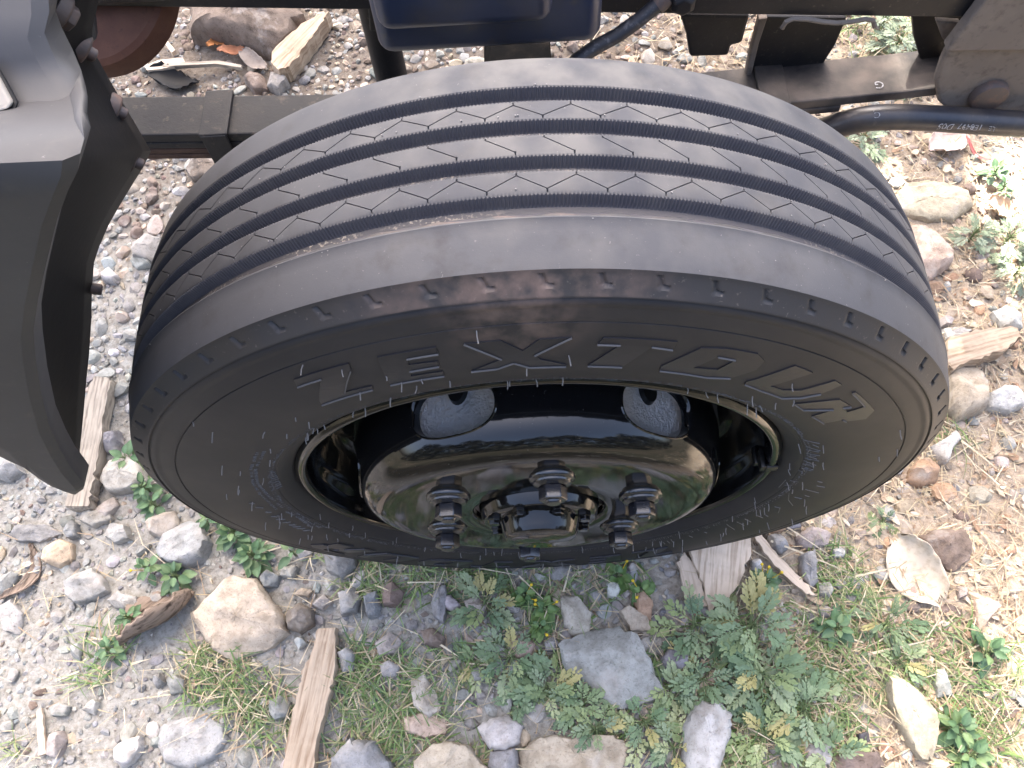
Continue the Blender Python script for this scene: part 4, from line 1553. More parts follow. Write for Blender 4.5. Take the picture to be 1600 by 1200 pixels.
BIG = [
    # outline, height, colour, label
    ([(302, 962), (330, 930), (368, 901), (408, 906), (428, 940), (446, 962), (455, 990), (420, 1018), (366, 1034), (338, 1020), (318, 990)], .034, TAN,
     'large tan flat-faced rock beside the curled dark bark'),
    (q3([(1005, 610), (1090, 580), (1200, 550), (1290, 545), (1370, 590), (1440, 700), (1500, 860), (1380, 900), (1270, 930), (1200, 880), (1130, 790), (1040, 740)], 530, 800), .060, PALE,
     'big rough grey boulder with a pale broken tip among the lobed weeds'),
    (q3([(835, 1110), (900, 1045), (1000, 1035), (1100, 1045), (1280, 1030), (1340, 1080), (1330, 1150), (1250, 1270), (850, 1270)], 530, 800), .045, TAN,
     'wide lumpy tan rock in front of the big grey boulder'),
    (q3([(350, 1160), (440, 1070), (520, 1062), (600, 1080), (690, 1180), (700, 1280), (350, 1280)], 530, 800), .045, TAN, 'smooth tan rock left of the wide lumpy tan rock'),
    (q3([(-20, 1140), (70, 1050), (180, 1065), (260, 1180), (260, 1280), (-20, 1280)], 530, 800), .045, BLUE, 'blue-grey angular rock beside the lower end of the tan plank'),
    (q3([(60, 900), (170, 870), (240, 940), (220, 1060), (150, 1260), (20, 1260), (10, 1000)], 1060, 800), .055, WHITE, 'tall whitish rock with a tan flank below the grey-green weeds'),
    (q3([(950, 750), (1020, 770), (1100, 820), (1180, 900), (1190, 1000), (1170, 1150), (1120, 1150), (1050, 1060), (960, 880)], 1060, 800), .040, TAN,
     'long tan wedge-shaped rock lying in the weeds at the right'),
    (q3([(1100, 120), (1180, 85), (1320, 90), (1355, 150), (1350, 220), (1270, 280), (1200, 240), (1110, 160)], 1060, 800), .035, BROWN, 'rough brown rock behind the curled pale leaf'),
    (q3([(1240, 545), (1310, 515), (1390, 505), (1420, 600), (1410, 720), (1290, 765), (1238, 720)], 1060, 400), .050, TAN, 'big sunlit tan rock in front of the log by the tyre'),
    (q3([(1070, 990), (1110, 940), (1170, 930), (1205, 980), (1195, 1050), (1120, 1065), (1060, 1040)], 1060, 400), .034, ORANGE, 'blocky orange-tan rock touching the tyre shadow below the whitish stone'),
    (q3([(1165, 880), (1215, 860), (1290, 800), (1310, 850), (1260, 900), (1235, 970), (1200, 930)], 1060, 400), .032, WHITE, 'sharp whitish stone right of the tyre shoulder'),
    ([(1408, 352), (1440, 352), (1470, 375), (1488, 398), (1486, 414), (1452, 438), (1428, 432)], .045, TAN, 'large pale rock with a shaded face behind the right edge of the tyre'),
    ([(1398, 300), (1420, 280), (1470, 282), (1515, 300), (1522, 322), (1490, 342), (1430, 338), (1402, 325)], .024, TAN, 'flat dusty pale rock between the tyre and the stabiliser bar'),
    (q3([(900, 215), (905, 100), (960, 60), (1100, 45), (1390, 45), (1425, 130), (1370, 200), (1290, 285), (1200, 275), (1060, 235)], 0, 0), .075, BROWN,
     'large block-shaped brown rock on the gravel under the chassis'),
    (q3([(735, 180), (780, 100), (860, 40), (950, 60), (985, 150), (960, 230), (880, 265), (770, 240)], 0, 800), .036, GREY, 'pitted grey rock beside the leafy green weed'),
    (q3([(320, 340), (350, 285), (430, 258), (490, 310), (508, 370), (440, 410), (370, 430), (325, 400)], 0, 800), .032, PALE, 'pale grey stone with a broken face on the open dust'),
    (q3([(735, 1000), (780, 965), (950, 935), (1040, 985), (1060, 1060), (1000, 1140), (880, 1200), (760, 1160), (735, 1080)], 0, 800), .014, PALE, 'broad pale slab half sunk in dust near the tan plank'),
    (q3([(535, 1100), (580, 1045), (660, 1035), (665, 1090), (620, 1160), (570, 1190), (540, 1150)], 0, 800), .026, WHITE, 'whitish sharp-edged stone left of the half sunk slab'),
    (q3([(1500, 150), (1570, 140), (1640, 160), (1660, 250), (1590, 320), (1520, 280)], 0, 800), .034, GREY, 'grey rock under the lower edge of the tyre'),
    (q3([(480, 1050), (530, 960), (600, 930), (680, 990), (700, 1060), (620, 1100), (520, 1110)], 0, 400), .032, PINK, 'pinkish round rock behind the sprig beside the tyre'),
    (q3([(500, 850), (530, 815), (570, 820), (580, 880), (550, 930), (505, 920)], 0, 400), .026, BLUE, 'rounded blue-grey stone beside the weathered grey plank'),
    (q3([(-30, 960), (40, 930), (110, 980), (120, 1010), (50, 1050), (-30, 1040)], 0, 400), .030, PALE, 'pale stone at the foot of the grey cab step'),
    (q3([(870, 800), (930, 740), (1030, 760), (1060, 790), (990, 860), (900, 850)], 0, 0), .026, BROWN, 'flat brown stone behind the left shoulder of the tyre'),
    (q3([(620, 1160), (690, 1110), (770, 1130), (790, 1190), (720, 1240), (640, 1220)], 0, 0), .028, GREY, 'grey lump of rock between black liner and tyre'),
    (q3([(1140, 400), (1170, 350), (1230, 370), (1250, 430), (1190, 450)], 0, 0), .026, BROWN, 'brown stone below the broken wood wedge'),
    (q3([(1240, 420), (1260, 360), (1310, 350), (1350, 410), (1300, 455)], 0, 0), .026, GREY, 'grey-brown stone touching the butt of the broken wood wedge'),
    (q3([(1020, 420), (1030, 395), (1100, 400), (1170, 480), (1160, 570), (1080, 585), (1040, 530)], 530, 800), .034, PINK, 'pinkish grey rock just above the big grey boulder'),
    (q3([(640, 1000), (700, 960), (790, 940), (850, 990), (840, 1070), (770, 1110), (700, 1100)], 530, 800), .036, WHITE, 'whitish-grey rock between the two lumpy tan rocks'),
    (q3([(330, 780), (390, 740), (460, 850), (480, 920), (420, 960), (350, 900)], 530, 800), .024, PINK, 'buried pinkish stone in the grass patch'),
    (q3([(300, 950), (420, 930), (510, 960), (500, 1030), (400, 1050), (310, 1020)], 530, 800), .020, TAN, 'buried tan stone showing through dry grass'),
    (q3([(1350, 400), (1400, 370), (1450, 420), (1440, 510), (1380, 500)], 530, 800), .024, ORANGE, 'orange-tan stone above the right weeds beside the tyre'),
    (q3([(1290, 470), (1330, 440), (1420, 480), (1440, 550), (1350, 560)], 530, 800), .026, TAN, 'tan stone directly behind the right corner of the big grey boulder'),
    (q3([(1480, 680), (1520, 640), (1600, 650), (1620, 720), (1550, 750), (1490, 720)], 530, 800), .028, BLUE, 'blue-grey stone right of the big grey boulder'),
    (q3([(0, 380), (70, 350), (110, 400), (90, 470), (20, 490)], 530, 800), .028, GREY, 'grey stone near the top of the tan plank'),
    (q3([(0, 660), (50, 630), (85, 660), (70, 740), (20, 750)], 530, 800), .026, PALE, 'pale stone right of the tan plank'),
    (q3([(190, 350), (260, 330), (310, 380), (290, 450), (210, 440)], 530, 800), .028, BROWN, 'dark brown stone in the cluster below the tyre'),
    (q3([(120, 400), (180, 370), (200, 430), (190, 490), (140, 500)], 530, 800), .026, BLUE, 'blue-grey stone left of the dark brown one below the tyre'),
    (q3([(430, 420), (460, 340), (500, 345), (510, 420), (490, 530), (440, 490)], 530, 800), .026, BLUE, 'upright blue-grey stone below the wheel nuts'),
    (q3([(470, 400), (520, 390), (570, 440), (530, 470), (480, 450)], 530, 800), .024, PALE, 'pale angular stone next to the upright blue-grey one'),
    (q3([(170, 610), (240, 560), (300, 600), (280, 660), (190, 670)], 530, 800), .024, PINK, 'pinkish stone under the stone cluster below the tyre'),
    (q3([(380, 550), (440, 540), (500, 590), (480, 640), (400, 620)], 530, 800), .024, BROWN, 'brown stone lying in the dry grass below the wheel'),
    (q3([(580, 420), (650, 380), (690, 420), (670, 490), (600, 480)], 530, 800), .026, PINK, 'pinkish stone above the lobed weed beside the round-leaved patch'),
    (q3([(790, 600), (850, 570), (910, 620), (890, 680), (820, 680)], 530, 800), .028, TAN, 'tan stone peeping through the middle lobed weed'),
    (q3([(950, 610), (990, 580), (1020, 610), (1000, 650), (955, 650)], 530, 800), .022, PALE, 'small pale stone touching the left corner of the big grey boulder'),
    (q3([(1235, 330), (1270, 310), (1300, 370), (1280, 410), (1240, 400)], 530, 800), .024, WHITE, 'whitish stone below the lower right wheel nut'),
    (q3([(610, 740), (650, 710), (710, 740), (700, 790), (630, 790)], 530, 800), .024, GREY, 'grey stone in the middle of the green plants'),
    (q3([(190, 710), (240, 690), (290, 720), (270, 770), (210, 770)], 530, 800), .022, PALE, 'pale stone at the edge of the grass patch'),
    (q3([(690, 1180), (700, 1110), (830, 1090), (835, 1200), (760, 1240)], 530, 800), .030, GREY, 'grey stone wedged between two tan rocks at the bottom'),
    (q3([(1340, 240), (1370, 235), (1385, 270), (1350, 290), (1330, 270)], 530, 800), .020, PALE, 'pale pebble left of the broken wood chip'),
    (q3([(705, 180), (745, 165), (775, 190), (760, 215), (715, 215)], 1060, 800), .018, WHITE, 'white pebble right of the split stick'),
    (q3([(330, 230), (365, 215), (385, 260), (365, 290), (335, 275)], 1060, 800), .020, WHITE, 'white pebble between the wood chip and the split stick'),
    (q3([(640, 330), (690, 325), (710, 370), (690, 405), (645, 380)], 1060, 800), .020, PALE, 'pale pebble at the end of the split stick'),
    (q3([(560, 200), (620, 180), (640, 330), (600, 370), (560, 280)], 1060, 800), .022, GREY, 'grey stone alongside the split stick'),
    (q3([(490, 50), (560, 35), (570, 75), (500, 85)], 1060, 800), .016, BLUE, 'flat blue-grey chip near the lower right of the tyre'),
    (q3([(540, 110), (610, 70), (700, 100), (690, 160), (590, 180), (545, 150)], 1060, 800), .024, PINK, 'pinkish stone in front of the lower right tyre edge'),
    (q3([(410, 110), (470, 100), (510, 170), (470, 200), (420, 170)], 1060, 800), .022, GREY, 'grey stone behind the split stick'),
    (q3([(420, 60), (470, 50), (480, 95), (430, 100)], 1060, 800), .016, ORANGE, 'small orange-tan stone touching the lower tyre edge'),
    (q3([(1290, 340), (1330, 340), (1335, 390), (1300, 400)], 1060, 800), .016, PINK, 'small pinkish pebble right of the curled pale leaf'),
    (q3([(1370, 400), (1440, 390), (1500, 430), (1440, 500), (1400, 560), (1375, 480)], 1060, 800), .016, TAN, 'flat pale tan stone below the brown rock at the right'),
    (q3([(710, 1140), (800, 1100), (920, 1110), (960, 1180), (850, 1220), (720, 1200)], 1060, 800), .028, BROWN, 'brown stone at the bottom among right-hand weeds'),
    (q3([(570, 1090), (640, 1060), (710, 1080), (700, 1170), (600, 1180)], 1060, 800), .026, PALE, 'pale stone at the bottom left of the brown one'),
    (q3([(820, 1030), (880, 1010), (890, 1060), (840, 1090)], 1060, 800), .020, DARK, 'small dark grey stone inside the right-hand weeds'),
    (q3([(1190, 730), (1230, 720), (1270, 850), (1200, 860), (1180, 800)], 1060, 800), .022, PALE, 'pale stone behind the long tan wedge-shaped rock'),
    (q3([(1450, 260), (1500, 240), (1580, 270), (1600, 330), (1500, 330)], 1060, 400), .036, WHITE, 'bright sunlit rock above the log'),
    (q3([(1230, 330), (1300, 320), (1370, 335), (1330, 370), (1240, 390)], 1060, 400), .022, PALE, 'pale stone wedged between the log and the tyre'),
    (q3([(1205, 290), (1250, 265), (1290, 275), (1270, 310), (1215, 320)], 1060, 400), .020, PINK, 'pink stone behind the log beside the tyre'),
    (q3([(1430, 640), (1500, 600), (1590, 610), (1620, 680), (1540, 720), (1440, 700)], 1060, 400), .032, WHITE, 'bright rock right of the big sunlit tan rock'),
    (q3([(205, 230), (215, 180), (290, 130), (345, 150), (350, 220), (280, 265)], 0, 800), .024, TAN, 'tan dusty stone above the pale broken stone'),
    (q3([(305, 100), (340, 40), (370, 60), (372, 120), (330, 130)], 0, 800), .020, BLUE, 'small blue-grey stone above the tan dusty one'),
    (q3([(370, 40), (400, 0), (520, 0), (528, 40), (440, 75)], 0, 800), .022, PINK, 'pinkish stone below the foot of the grey plank'),
    (q3([(50, 110), (100, 60), (230, 60), (290, 100), (200, 140), (90, 140)], 0, 800), .016, GREY, 'flat grey stone set in the open dust below the cab step'),
    (q3([(490, 110), (520, 55), (600, 70), (620, 130), (540, 150)], 0, 800), .022, PALE, 'pale stone left of the pitted grey rock'),
    (q3([(690, 60), (720, 20), (820, 0), (835, 70), (770, 130), (710, 110)], 0, 800), .026, PINK, 'pinkish stone behind the pitted grey rock'),
    (q3([(500, 410), (560, 370), (650, 400), (650, 460), (540, 450)], 0, 800), .018, PALE, 'pale stone left of the dark curled bark'),
    (q3([(0, 440), (60, 400), (110, 470), (90, 570), (20, 550)], 0, 800), .014, PALE, 'pale slab sunk in the dust at the left'),
    (q3([(0, 330), (50, 270), (95, 290), (60, 360), (10, 400)], 0, 800), .022, GREY, 'grey stone next to the dark dead twig'),
    (q3([(215, 1130), (235, 1030), (290, 1010), (310, 1060), (270, 1140)], 0, 800), .022, PINK, 'pinkish stone right of the wood splinter'),
    (q3([(230, 910), (280, 880), (330, 900), (310, 945), (250, 950)], 0, 800), .014, GREY, 'flat grey stone above the wood splinter'),
    (q3([(390, 920), (430, 865), (460, 880), (440, 940)], 0, 800), .018, WHITE, 'whitish stone above the sharp-edged whitish one'),
    (q3([(1255, 880), (1300, 850), (1350, 880), (1350, 950), (1290, 970), (1255, 930)], 0, 800), .026, BLUE, 'smooth blue-grey stone left of the tan plank'),
    (q3([(1335, 480), (1400, 425), (1460, 460), (1460, 530), (1400, 570), (1345, 550)], 0, 800), .030, BROWN, 'crumbly brown stone right of the large tan rock'),
    (q3([(1360, 600), (1400, 575), (1425, 610), (1390, 640)], 0, 800), .018, WHITE, 'small whitish stone below the crumbly brown one'),
    (q3([(780, 780), (820, 750), (870, 780), (860, 840), (800, 850)], 0, 800), .022, GREY, 'grey stone in the gravel below the curled bark'),
    (q3([(710, 770), (750, 745), (770, 790), (730, 820)], 0, 800), .018, PALE, 'pale stone in the gravel below the curled bark'),
    (q3([(1210, 310), (1250, 275), (1300, 300), (1290, 350), (1230, 355)], 0, 800), .024, BLUE, 'blue-grey stone above the right corner of the large tan rock'),
    (q3([(1300, 300), (1330, 240), (1390, 260), (1370, 320)], 0, 800), .022, GREY, 'grey stone near the trailing weed under the tyre'),
    (q3([(1360, 385), (1400, 355), (1450, 365), (1430, 395)], 0, 800), .014, TAN, 'thin tan stone above the crumbly brown one'),
    (q3([(1450, 440), (1510, 385), (1545, 420), (1500, 460)], 0, 800), .020, PINK, 'pinkish stone above the head of the tan plank'),
    (q3([(480, 90), (520, 70), (560, 105), (540, 135), (490, 130)], 0, 400), .020, WHITE, 'white stone by the black liner'),
    (q3([(600, 20), (660, -10), (720, 20), (710, 60), (640, 70)], 0, 400), .024, PALE, 'pale stone close to the left shoulder of the tyre'),
    (q3([(450, 1180), (540, 1120), (560, 1160), (500, 1230), (440, 1230)], 0, 400), .020, PINK, 'pinkish stone right of the lower end of the grey plank'),
]
srng = np.random.default_rng(11)
BIG_LAND = []
for k, (ol, h, c, lab) in enumerate(BIG):
    o = shaped_stone(ol, h * .9, c, srng, flat=.6)
    o.name = 'rock' if 'rock' in lab or 'boulder' in lab or 'slab' in lab else 'stone'
    tag(o, lab, o.name.split('.')[0])
    occupy(ol)

# ---- wood: planks, sticks, chips
def slab(name, outline, h, mat, label, cat, axis, z0=0.004, bev=0.002, rough=0.0, split=0):
    """flat piece of wood over its outline; the grain runs along axis (two picture points)"""
    a0, a1 = at_z(*axis[0]), at_z(*axis[1])
    d = (a1 - a0)[:2]
    yaw = math.atan2(d[1], d[0]) - math.pi / 2
    P_ = np.array([at_z(u, v, z0 + h * .5)[:2] for u, v in outline])
    c = P_.mean(0)
    loc = rot_z(np.c_[P_ - c, np.zeros(len(P_))], -yaw)
    dense = []
    for i in range(len(loc)):
        for k in range(5):
            dense.append(loc[i] * (1 - k / 5) + loc[(i + 1) % len(loc)] * k / 5)
    D = np.array(dense)
    r = np.random.default_rng(len(outline) * 7 + int(abs(c[0]) * 1000))
    D[:, 0] += r.normal(0, rough, len(D))
    m = len(D)
    V = []
    for s, z in [(0.97, 0.0), (1.0, .15), (1.0, .8), (.965, 1.0)]:
        for p in D:
            V.append((p[0] * s, p[1] * (s if s > .99 else 1 - (1 - s) * .35), z * h + (r.normal(0, rough * .5) if z > .5 else 0)))
    F = []
    for j in range(3):
        for i in range(m):
            i2 = (i + 1) % m
            F.append((j * m + i, j * m + i2, (j + 1) * m + i2, (j + 1) * m + i))
    tp_ = [Vector((V[3 * m + i][0], V[3 * m + i][1], 0)) for i in range(m)]
    F += [tuple(3 * m + i for i in t) for t in tessellate_polygon([tp_])]
    mb_ = MB()
    mb_.add(V, F)
    o = mb_.build(name, mat, None, smooth=40)
    o.location = (c[0], c[1], gz(c[0], c[1]) + z0)
    o.rotation_euler = (0, 0, yaw)
    tag(o, label, cat)
    occupy(outline)
    return o


z4 = lambda pts: q3(pts, 0, 400)
slab('plank', [(157, 594), (181, 596), (178, 612), (172, 650), (166, 690), (159, 740), (150, 775), (146, 797), (124, 800), (110, 797), (117, 760), (122, 720), (128, 680), (136, 640), (147, 610)], .024,
     M_WOOD_GREY, 'weathered grey plank lying on gravel between the liner and tyre', 'plank', ((132, 795), (170, 600)), rough=.0012)
slab('plank', q3([(1480, 545), (1560, 540), (1568, 650), (1560, 760), (1545, 830), (1490, 1020), (1460, 1200), (1320, 1200), (1335, 1080), (1360, 950), (1400, 800), (1410, 740), (1455, 650)], 0, 800), .020,
     M_WOOD_TAN, 'long tan plank with cracked grain in front of the tyre', 'plank', ((466, 1195), (514, 985)), rough=.0012)
slab('log', q3([(1238, 392), (1330, 362), (1420, 340), (1560, 335), (1580, 380), (1550, 410), (1450, 460), (1350, 498), (1260, 530), (1236, 522)], 1060, 400), .036,
     M_WOOD_TAN, 'weathered broken log poking out beside the tyre on sunlit ground', 'log', ((1478, 553), (1590, 520)), rough=.0016)
slab('wood_chip', q3([(35, 145), (330, 80), (335, 200), (280, 330), (230, 400), (180, 420), (140, 470), (110, 330), (60, 230)], 1060, 800), .008,
     M_WOOD_PALE, 'broad pale wood chip under the lower right tyre edge', 'wood chip', ((1120, 960), (1130, 830)), z0=.014, rough=.001)
slab('wood_chip', q3([(-10, 240), (25, 190), (60, 240), (110, 360), (135, 440), (60, 448), (30, 400)], 1060, 800), .008,
     M_WOOD_PALE, 'narrow pale wood chip left of the broad one', 'wood chip', ((1085, 945), (1068, 870)), z0=.008, rough=.001)
slab('split_stick', q3([(335, 100), (375, 95), (440, 190), (540, 290), (630, 390), (590, 385), (480, 290), (390, 190)], 1060, 800), .009,
     M_WOOD_PALE, 'pale split stick slanting away from the wood chips', 'stick', ((1180, 836), (1268, 930)), z0=.008, rough=.001)
slab('wood_splinter', q3([(175, 915), (195, 908), (205, 1000), (215, 1120), (180, 1130), (172, 1010)], 0, 800), .006,
     M_WOOD_PALE, 'thin pale wood splinter lying on the open dust', 'splinter', ((66, 1180), (63, 1108)), z0=.004, rough=.0006)
slab('wood_wedge', [(428, 112), (432, 92), (452, 72), (476, 52), (500, 38), (519, 32), (510, 46), (492, 72), (474, 98), (456, 118), (440, 124)], .036,
     M_WOOD_TAN, 'broken tan wood wedge leaning by the block-shaped rock under the chassis', 'wood piece', ((440, 118), (515, 35)), rough=.0012)
slab('stick', [(255, 103), (300, 101), (345, 99), (380, 106), (379, 110), (340, 104), (300, 106), (256, 108)], .008,
     M_WOOD_GREY, 'thin grey stick in front of the block-shaped rock', 'stick', ((255, 105), (380, 107)), z0=.016)
slab('stick', [(228, 107), (250, 98), (288, 94), (292, 104), (255, 112), (232, 114)], .010,
     M_WOOD_PALE, 'pale bone-like wood bit beside the rusty disc', 'stick', ((228, 110), (290, 98)), z0=.014)
slab('stick', [(252, 62), (258, 60), (276, 82), (270, 86)], .010, M_WOOD_PALE, 'short pale stick between the rusty disc and brown rock', 'stick', ((254, 60), (274, 84)), z0=.014)

# ---- curled bark and dry leaves: thin shells
def shell(name, p0, p1, width, curl, bow, mat, label, cat, lift=0.01, tw=0.0, thick=0.002, open_dir=1, nl=18, nw=12, cols=None, taper=0.5, jag=0.0, group=None, roll=0.0):
    a, b = np.array(at_z(*p0, 0.0)), np.array(at_z(*p1, 0.0))
    ax = (b - a)
    L_ = np.linalg.norm(ax[:2])
    yaw = math.atan2(ax[1], ax[0]) - math.pi / 2
    r = random.Random(int(p0[0] * 13 + p0[1]))
    V, F = [], []
    for i in range(nl + 1):
        f = i / nl
        w = width * (math.sin(math.pi * min(max(f * .96 + .02, 0), 1)) ** taper)
        for k in range(nw + 1):
            g = k / nw - .5
            a_ = g * curl + tw * (f - .5)
            rad = w / max(curl, .2)
            x = rad * math.sin(a_) * open_dir + bow * math.sin(math.pi * f)
            z = rad * (1 - math.cos(a_)) + lift + 0.006 * math.sin(f * 5 + 1)
            y = (f - .5) * L_ + (r.uniform(-jag, jag) if (i in (0, nl)) else 0)
            if k in (0, nw):
                z += r.uniform(-jag, jag)
            cr_, sr_ = math.cos(roll), math.sin(roll)
            V.append((x * cr_ - z * sr_, y, x * sr_ + z * cr_))
    zmin = min(p[2] for p in V)
    V = [(p[0], p[1], p[2] - zmin + .002) for p in V] if roll else V
    for i in range(nl):
        for k in range(nw):
            q = i * (nw + 1) + k
            F.append((q, q + 1, q + nw + 2, q + nw + 1))
    me = new_mesh(name, V, F, mat, smooth=60, cols=cols)
    o = link(name, me)
    c = (a + b) / 2
    o.location = (c[0], c[1], gz(c[0], c[1]))
    o.rotation_euler = (0, 0, yaw)
    m_ = o.modifiers.new('thickness', 'SOLIDIFY')
    m_.thickness = thick
    tag(o, label, cat, group)
    return o


shell('curled_bark', (205, 1012), (306, 932), .105, 2.7, .010, M_BARK, 'dark curled piece of bark leaning against the large tan rock', 'bark', lift=.004, tw=.3, thick=.004, jag=.004, roll=.95)
occupy([(205, 1000), (250, 945), (305, 930), (290, 990), (250, 1020)])
shell('dry_leaf', (1398, 842), (1472, 935), .085, 2.2, .006, M_STRAW, 'curled pale dry leaf with a torn edge in front of the brown rock', 'dry leaf', lift=.012, tw=.4, thick=.0008, jag=.007, cols=(.64, .55, .43), roll=-.35)
shell('dry_leaf', (1450, 238), (1506, 208), .06, 1.9, .004, M_STRAW, 'pale pinkish dry leaf just below the stabiliser bar', 'dry leaf', lift=.01, thick=.0008, jag=.005, cols=(.62, .49, .42))
shell('dry_leaf', (1540, 318), (1586, 330), .05, 2.3, .004, M_STRAW, 'curled tan dry leaf by the sunlit seedlings', 'dry leaf', lift=.008, thick=.0008, jag=.004, cols=(.46, .35, .25))
shell('dry_leaf', (334, 92), (356, 72), .024, 1.0, .002, M_STRAW, 'small orange dry leaf standing against the block-shaped rock', 'dry leaf', lift=.024, thick=.0006, jag=.003, cols=(.42, .17, .06))
shell('dry_leaf', (350, 100), (388, 92), .024, 1.0, .002, M_STRAW, 'rust-brown dry leaf on the thin grey stick', 'dry leaf', lift=.026, thick=.0006, jag=.003, cols=(.30, .13, .07))
shell('dry_leaf', (384, 96), (420, 118), .034, 1.6, .003, M_STRAW, 'greyish curled dry leaf beside the wood wedge', 'dry leaf', lift=.018, thick=.0006, jag=.003, cols=(.26, .22, .19))
shell('dead_twig', (0, 940), (50, 850), .022, 2.2, .030, M_BARK, 'dark dead twig bent across the dust at the left edge', 'twig', lift=.006, thick=.002, jag=.002, taper=.7)
shell('plastic_scrap', (238, 128), (312, 134), .05, 1.4, .004, M_FLAP, 'black crumpled plastic scrap on gravel behind the leaf spring', 'plastic scrap', lift=.012, tw=.8, thick=.0012, jag=.006)
occupy([(238, 120), (312, 120), (312, 140), (238, 140)])
shell('red_stem', (1506, 218), (1548, 250), .006, 2.0, .010, M_STRAW, 'thin red stem curving over sunlit earth', 'stem', lift=.010, thick=.001, cols=(.42, .13, .12), taper=.3)

# ---- gravel: dart throwing, biggest first
def in_tyre(u, v):
    return ((u - 838) / 640) ** 2 + ((v - 490) / 398) ** 2 < 0.93


def seen(u, v):
    if not (2 < u < 1598 and 14 < v < 1198) or in_tyre(u, v):
        return False
    if u < 100 and v < 740:
        return False
    if u < 235 and v < 760 and u < 235 - abs(v - 235) * .20:
        return False
    if 150 < v < 225 and u < 520:
        return False
    return True


grng = np.random.default_rng(5)
cell = 0.04
grid = {}


def put(x, y, r):
    grid.setdefault((int(x // cell), int(y // cell)), []).append((x, y, r))


BIGT = []
for x, y, r in TAKEN:
    BIGT.append((x, y, r))


def free(x, y, r, k):
    for bx, by, br in BIGT:
        if (x - bx) ** 2 + (y - by) ** 2 < (br + r * .4) ** 2:
            return False
    cx, cy = int(x // cell), int(y // cell)
    for i in (-1, 0, 1):
        for j in (-1, 0, 1):
            for px_, py_, pr_ in grid.get((cx + i, cy + j), ()):
                if (x - px_) ** 2 + (y - py_) ** 2 < ((r + pr_) * k) ** 2:
                    return False
    return True


def zone(x, y):
    """(density of stones 0..1, how far the mix leans to tan 0..1)"""
    n = float(fbm(np.array([x * 2.1]), np.array([y * 2.1]), 9)[0])
    right = np.clip((x + 0.25 * n - 0.20) / 0.32, 0, 1)
    dens = 1.0 - 0.45 * right
    if y < 0.10 and x < -0.22:                      # open dust at the lower left
        dens *= 0.50 if y < 0.0 else 0.8
    if y > 0.55:
        dens = max(dens, 0.85 if x < .45 else .4)
    return dens, right, n


STONES = []


def throw(n, lo, hi, k, ext):
    x0, x1, y0, y1 = ext
    for _ in range(n):
        x, y = grng.uniform(x0, x1), grng.uniform(y0, y1)
        dens, rt_, nn = zone(x, y)
        if grng.random() > dens:
            continue
        r = grng.uniform(lo, hi)
        if x < -0.22 and y < .08 and r > .011 and grng.random() < .6:
            continue
        if free(x, y, r, k):
            put(x, y, r)
            STONES.append((x, y, r, rt_))


VIEW = (-1.12, 1.05, -0.44, 1.18)
throw(500, .0140, .0195, 0.90, VIEW)
throw(3600, .0095, .0140, 0.80, VIEW)
throw(14000, .0060, .0095, 0.76, VIEW)
throw(22000, .0036, .0060, 0.80, VIEW)
throw(9000, .0028, .0055, 0.82, (-.78, 0.0, -.44, .2))
throw(1500, .0080, .0160, 0.85, (.25, .95, -.3, .95))
throw(5000, .0060, .0120, 0.70, (-.85, -.22, .02, .70))
throw(9000, .0050, .0130, 0.70, (-1.1, .40, .55, 1.18))
throw(1500, .010, .02, 0.9, (-2.2, 2.2, -1.2, 2.4))
MIX_L = [(GREY, .40), (PALE, .26), (BLUE, .14), (TAN, .07), (PINK, .06), (BROWN, .04), (WHITE, .03)]
MIX_R = [(TAN, .38), (ORANGE, .16), (PINK, .2), (PALE, .1), (BROWN, .1), (GREY, .06)]
MIX_U = [(BROWN, .28), (TAN, .25), (GREY, .25), (PINK, .16), (PALE, .06)]


def pick(mix):
    r = grng.random()
    for c, w in mix:
        r -= w
        if r < 0:
            return c
    return mix[0][0]


TEMPL = {lv: [pebble(grng, b, a) for a in (.5, .65, .8, .95) for _ in range(6)] for lv, b in ((1, ICO1), (2, ICO2))}
LAND = [((375, 965), 'large tan rock'), ((960, 1050), 'big grey boulder'), ((490, 1090), 'tan plank'), ((148, 700), 'grey weathered plank'), ((255, 975), 'dark curled bark'),
        ((288, 855), 'pitted grey rock'), ((138, 918), 'pale broken stone'), ((1110, 885), 'broad wood chip'), ((1225, 880), 'split stick'), ((1440, 890), 'curled pale leaf'),
        ((1520, 545), 'weathered log'), ((1500, 615), 'big sunlit tan rock'), ((1450, 400), 'shaded-face rock'), ((1460, 312), 'flat dusty rock'), ((385, 55), 'block-shaped rock'),
        ((472, 80), 'wood wedge'), ((1424, 1117), 'long wedge-shaped rock'), ((1104, 1155), 'tall whitish rock'), ((895, 1168), 'wide lumpy tan rock'), ((702, 1182), 'smooth tan rock'),
        ((66, 1143), 'wood splinter'), ((380, 840), 'leafy green weed'), ((300, 1160), 'half sunk slab'), ((180, 695), 'rounded blue-grey stone'), ((190, 745), 'pinkish round rock'),
        ((1475, 857), 'rough brown rock'), ((25, 890), 'dead twig'), ((60, 735), 'pale stone at the cab step'), ((110, 700), 'tip of the cab step'), ((700, 880), 'lower left wheel nut'),
        ((962, 850), 'lower right wheel nut'), ((1380, 170), 'stabiliser bar'), ((275, 130), 'black plastic scrap'), ((320, 270), 'flat brown stone'), ((230, 390), 'grey lump of rock'),
        ((950, 60), 'brake hose'), ((770, 60), 'dark blue tank'), ((1110, 60), 'bump stop under the chassis'), ((210, 60), 'rusty disc'), ((610, 935), 'dark brown stone'), ((1440, 735), 'blocky orange-tan rock')]


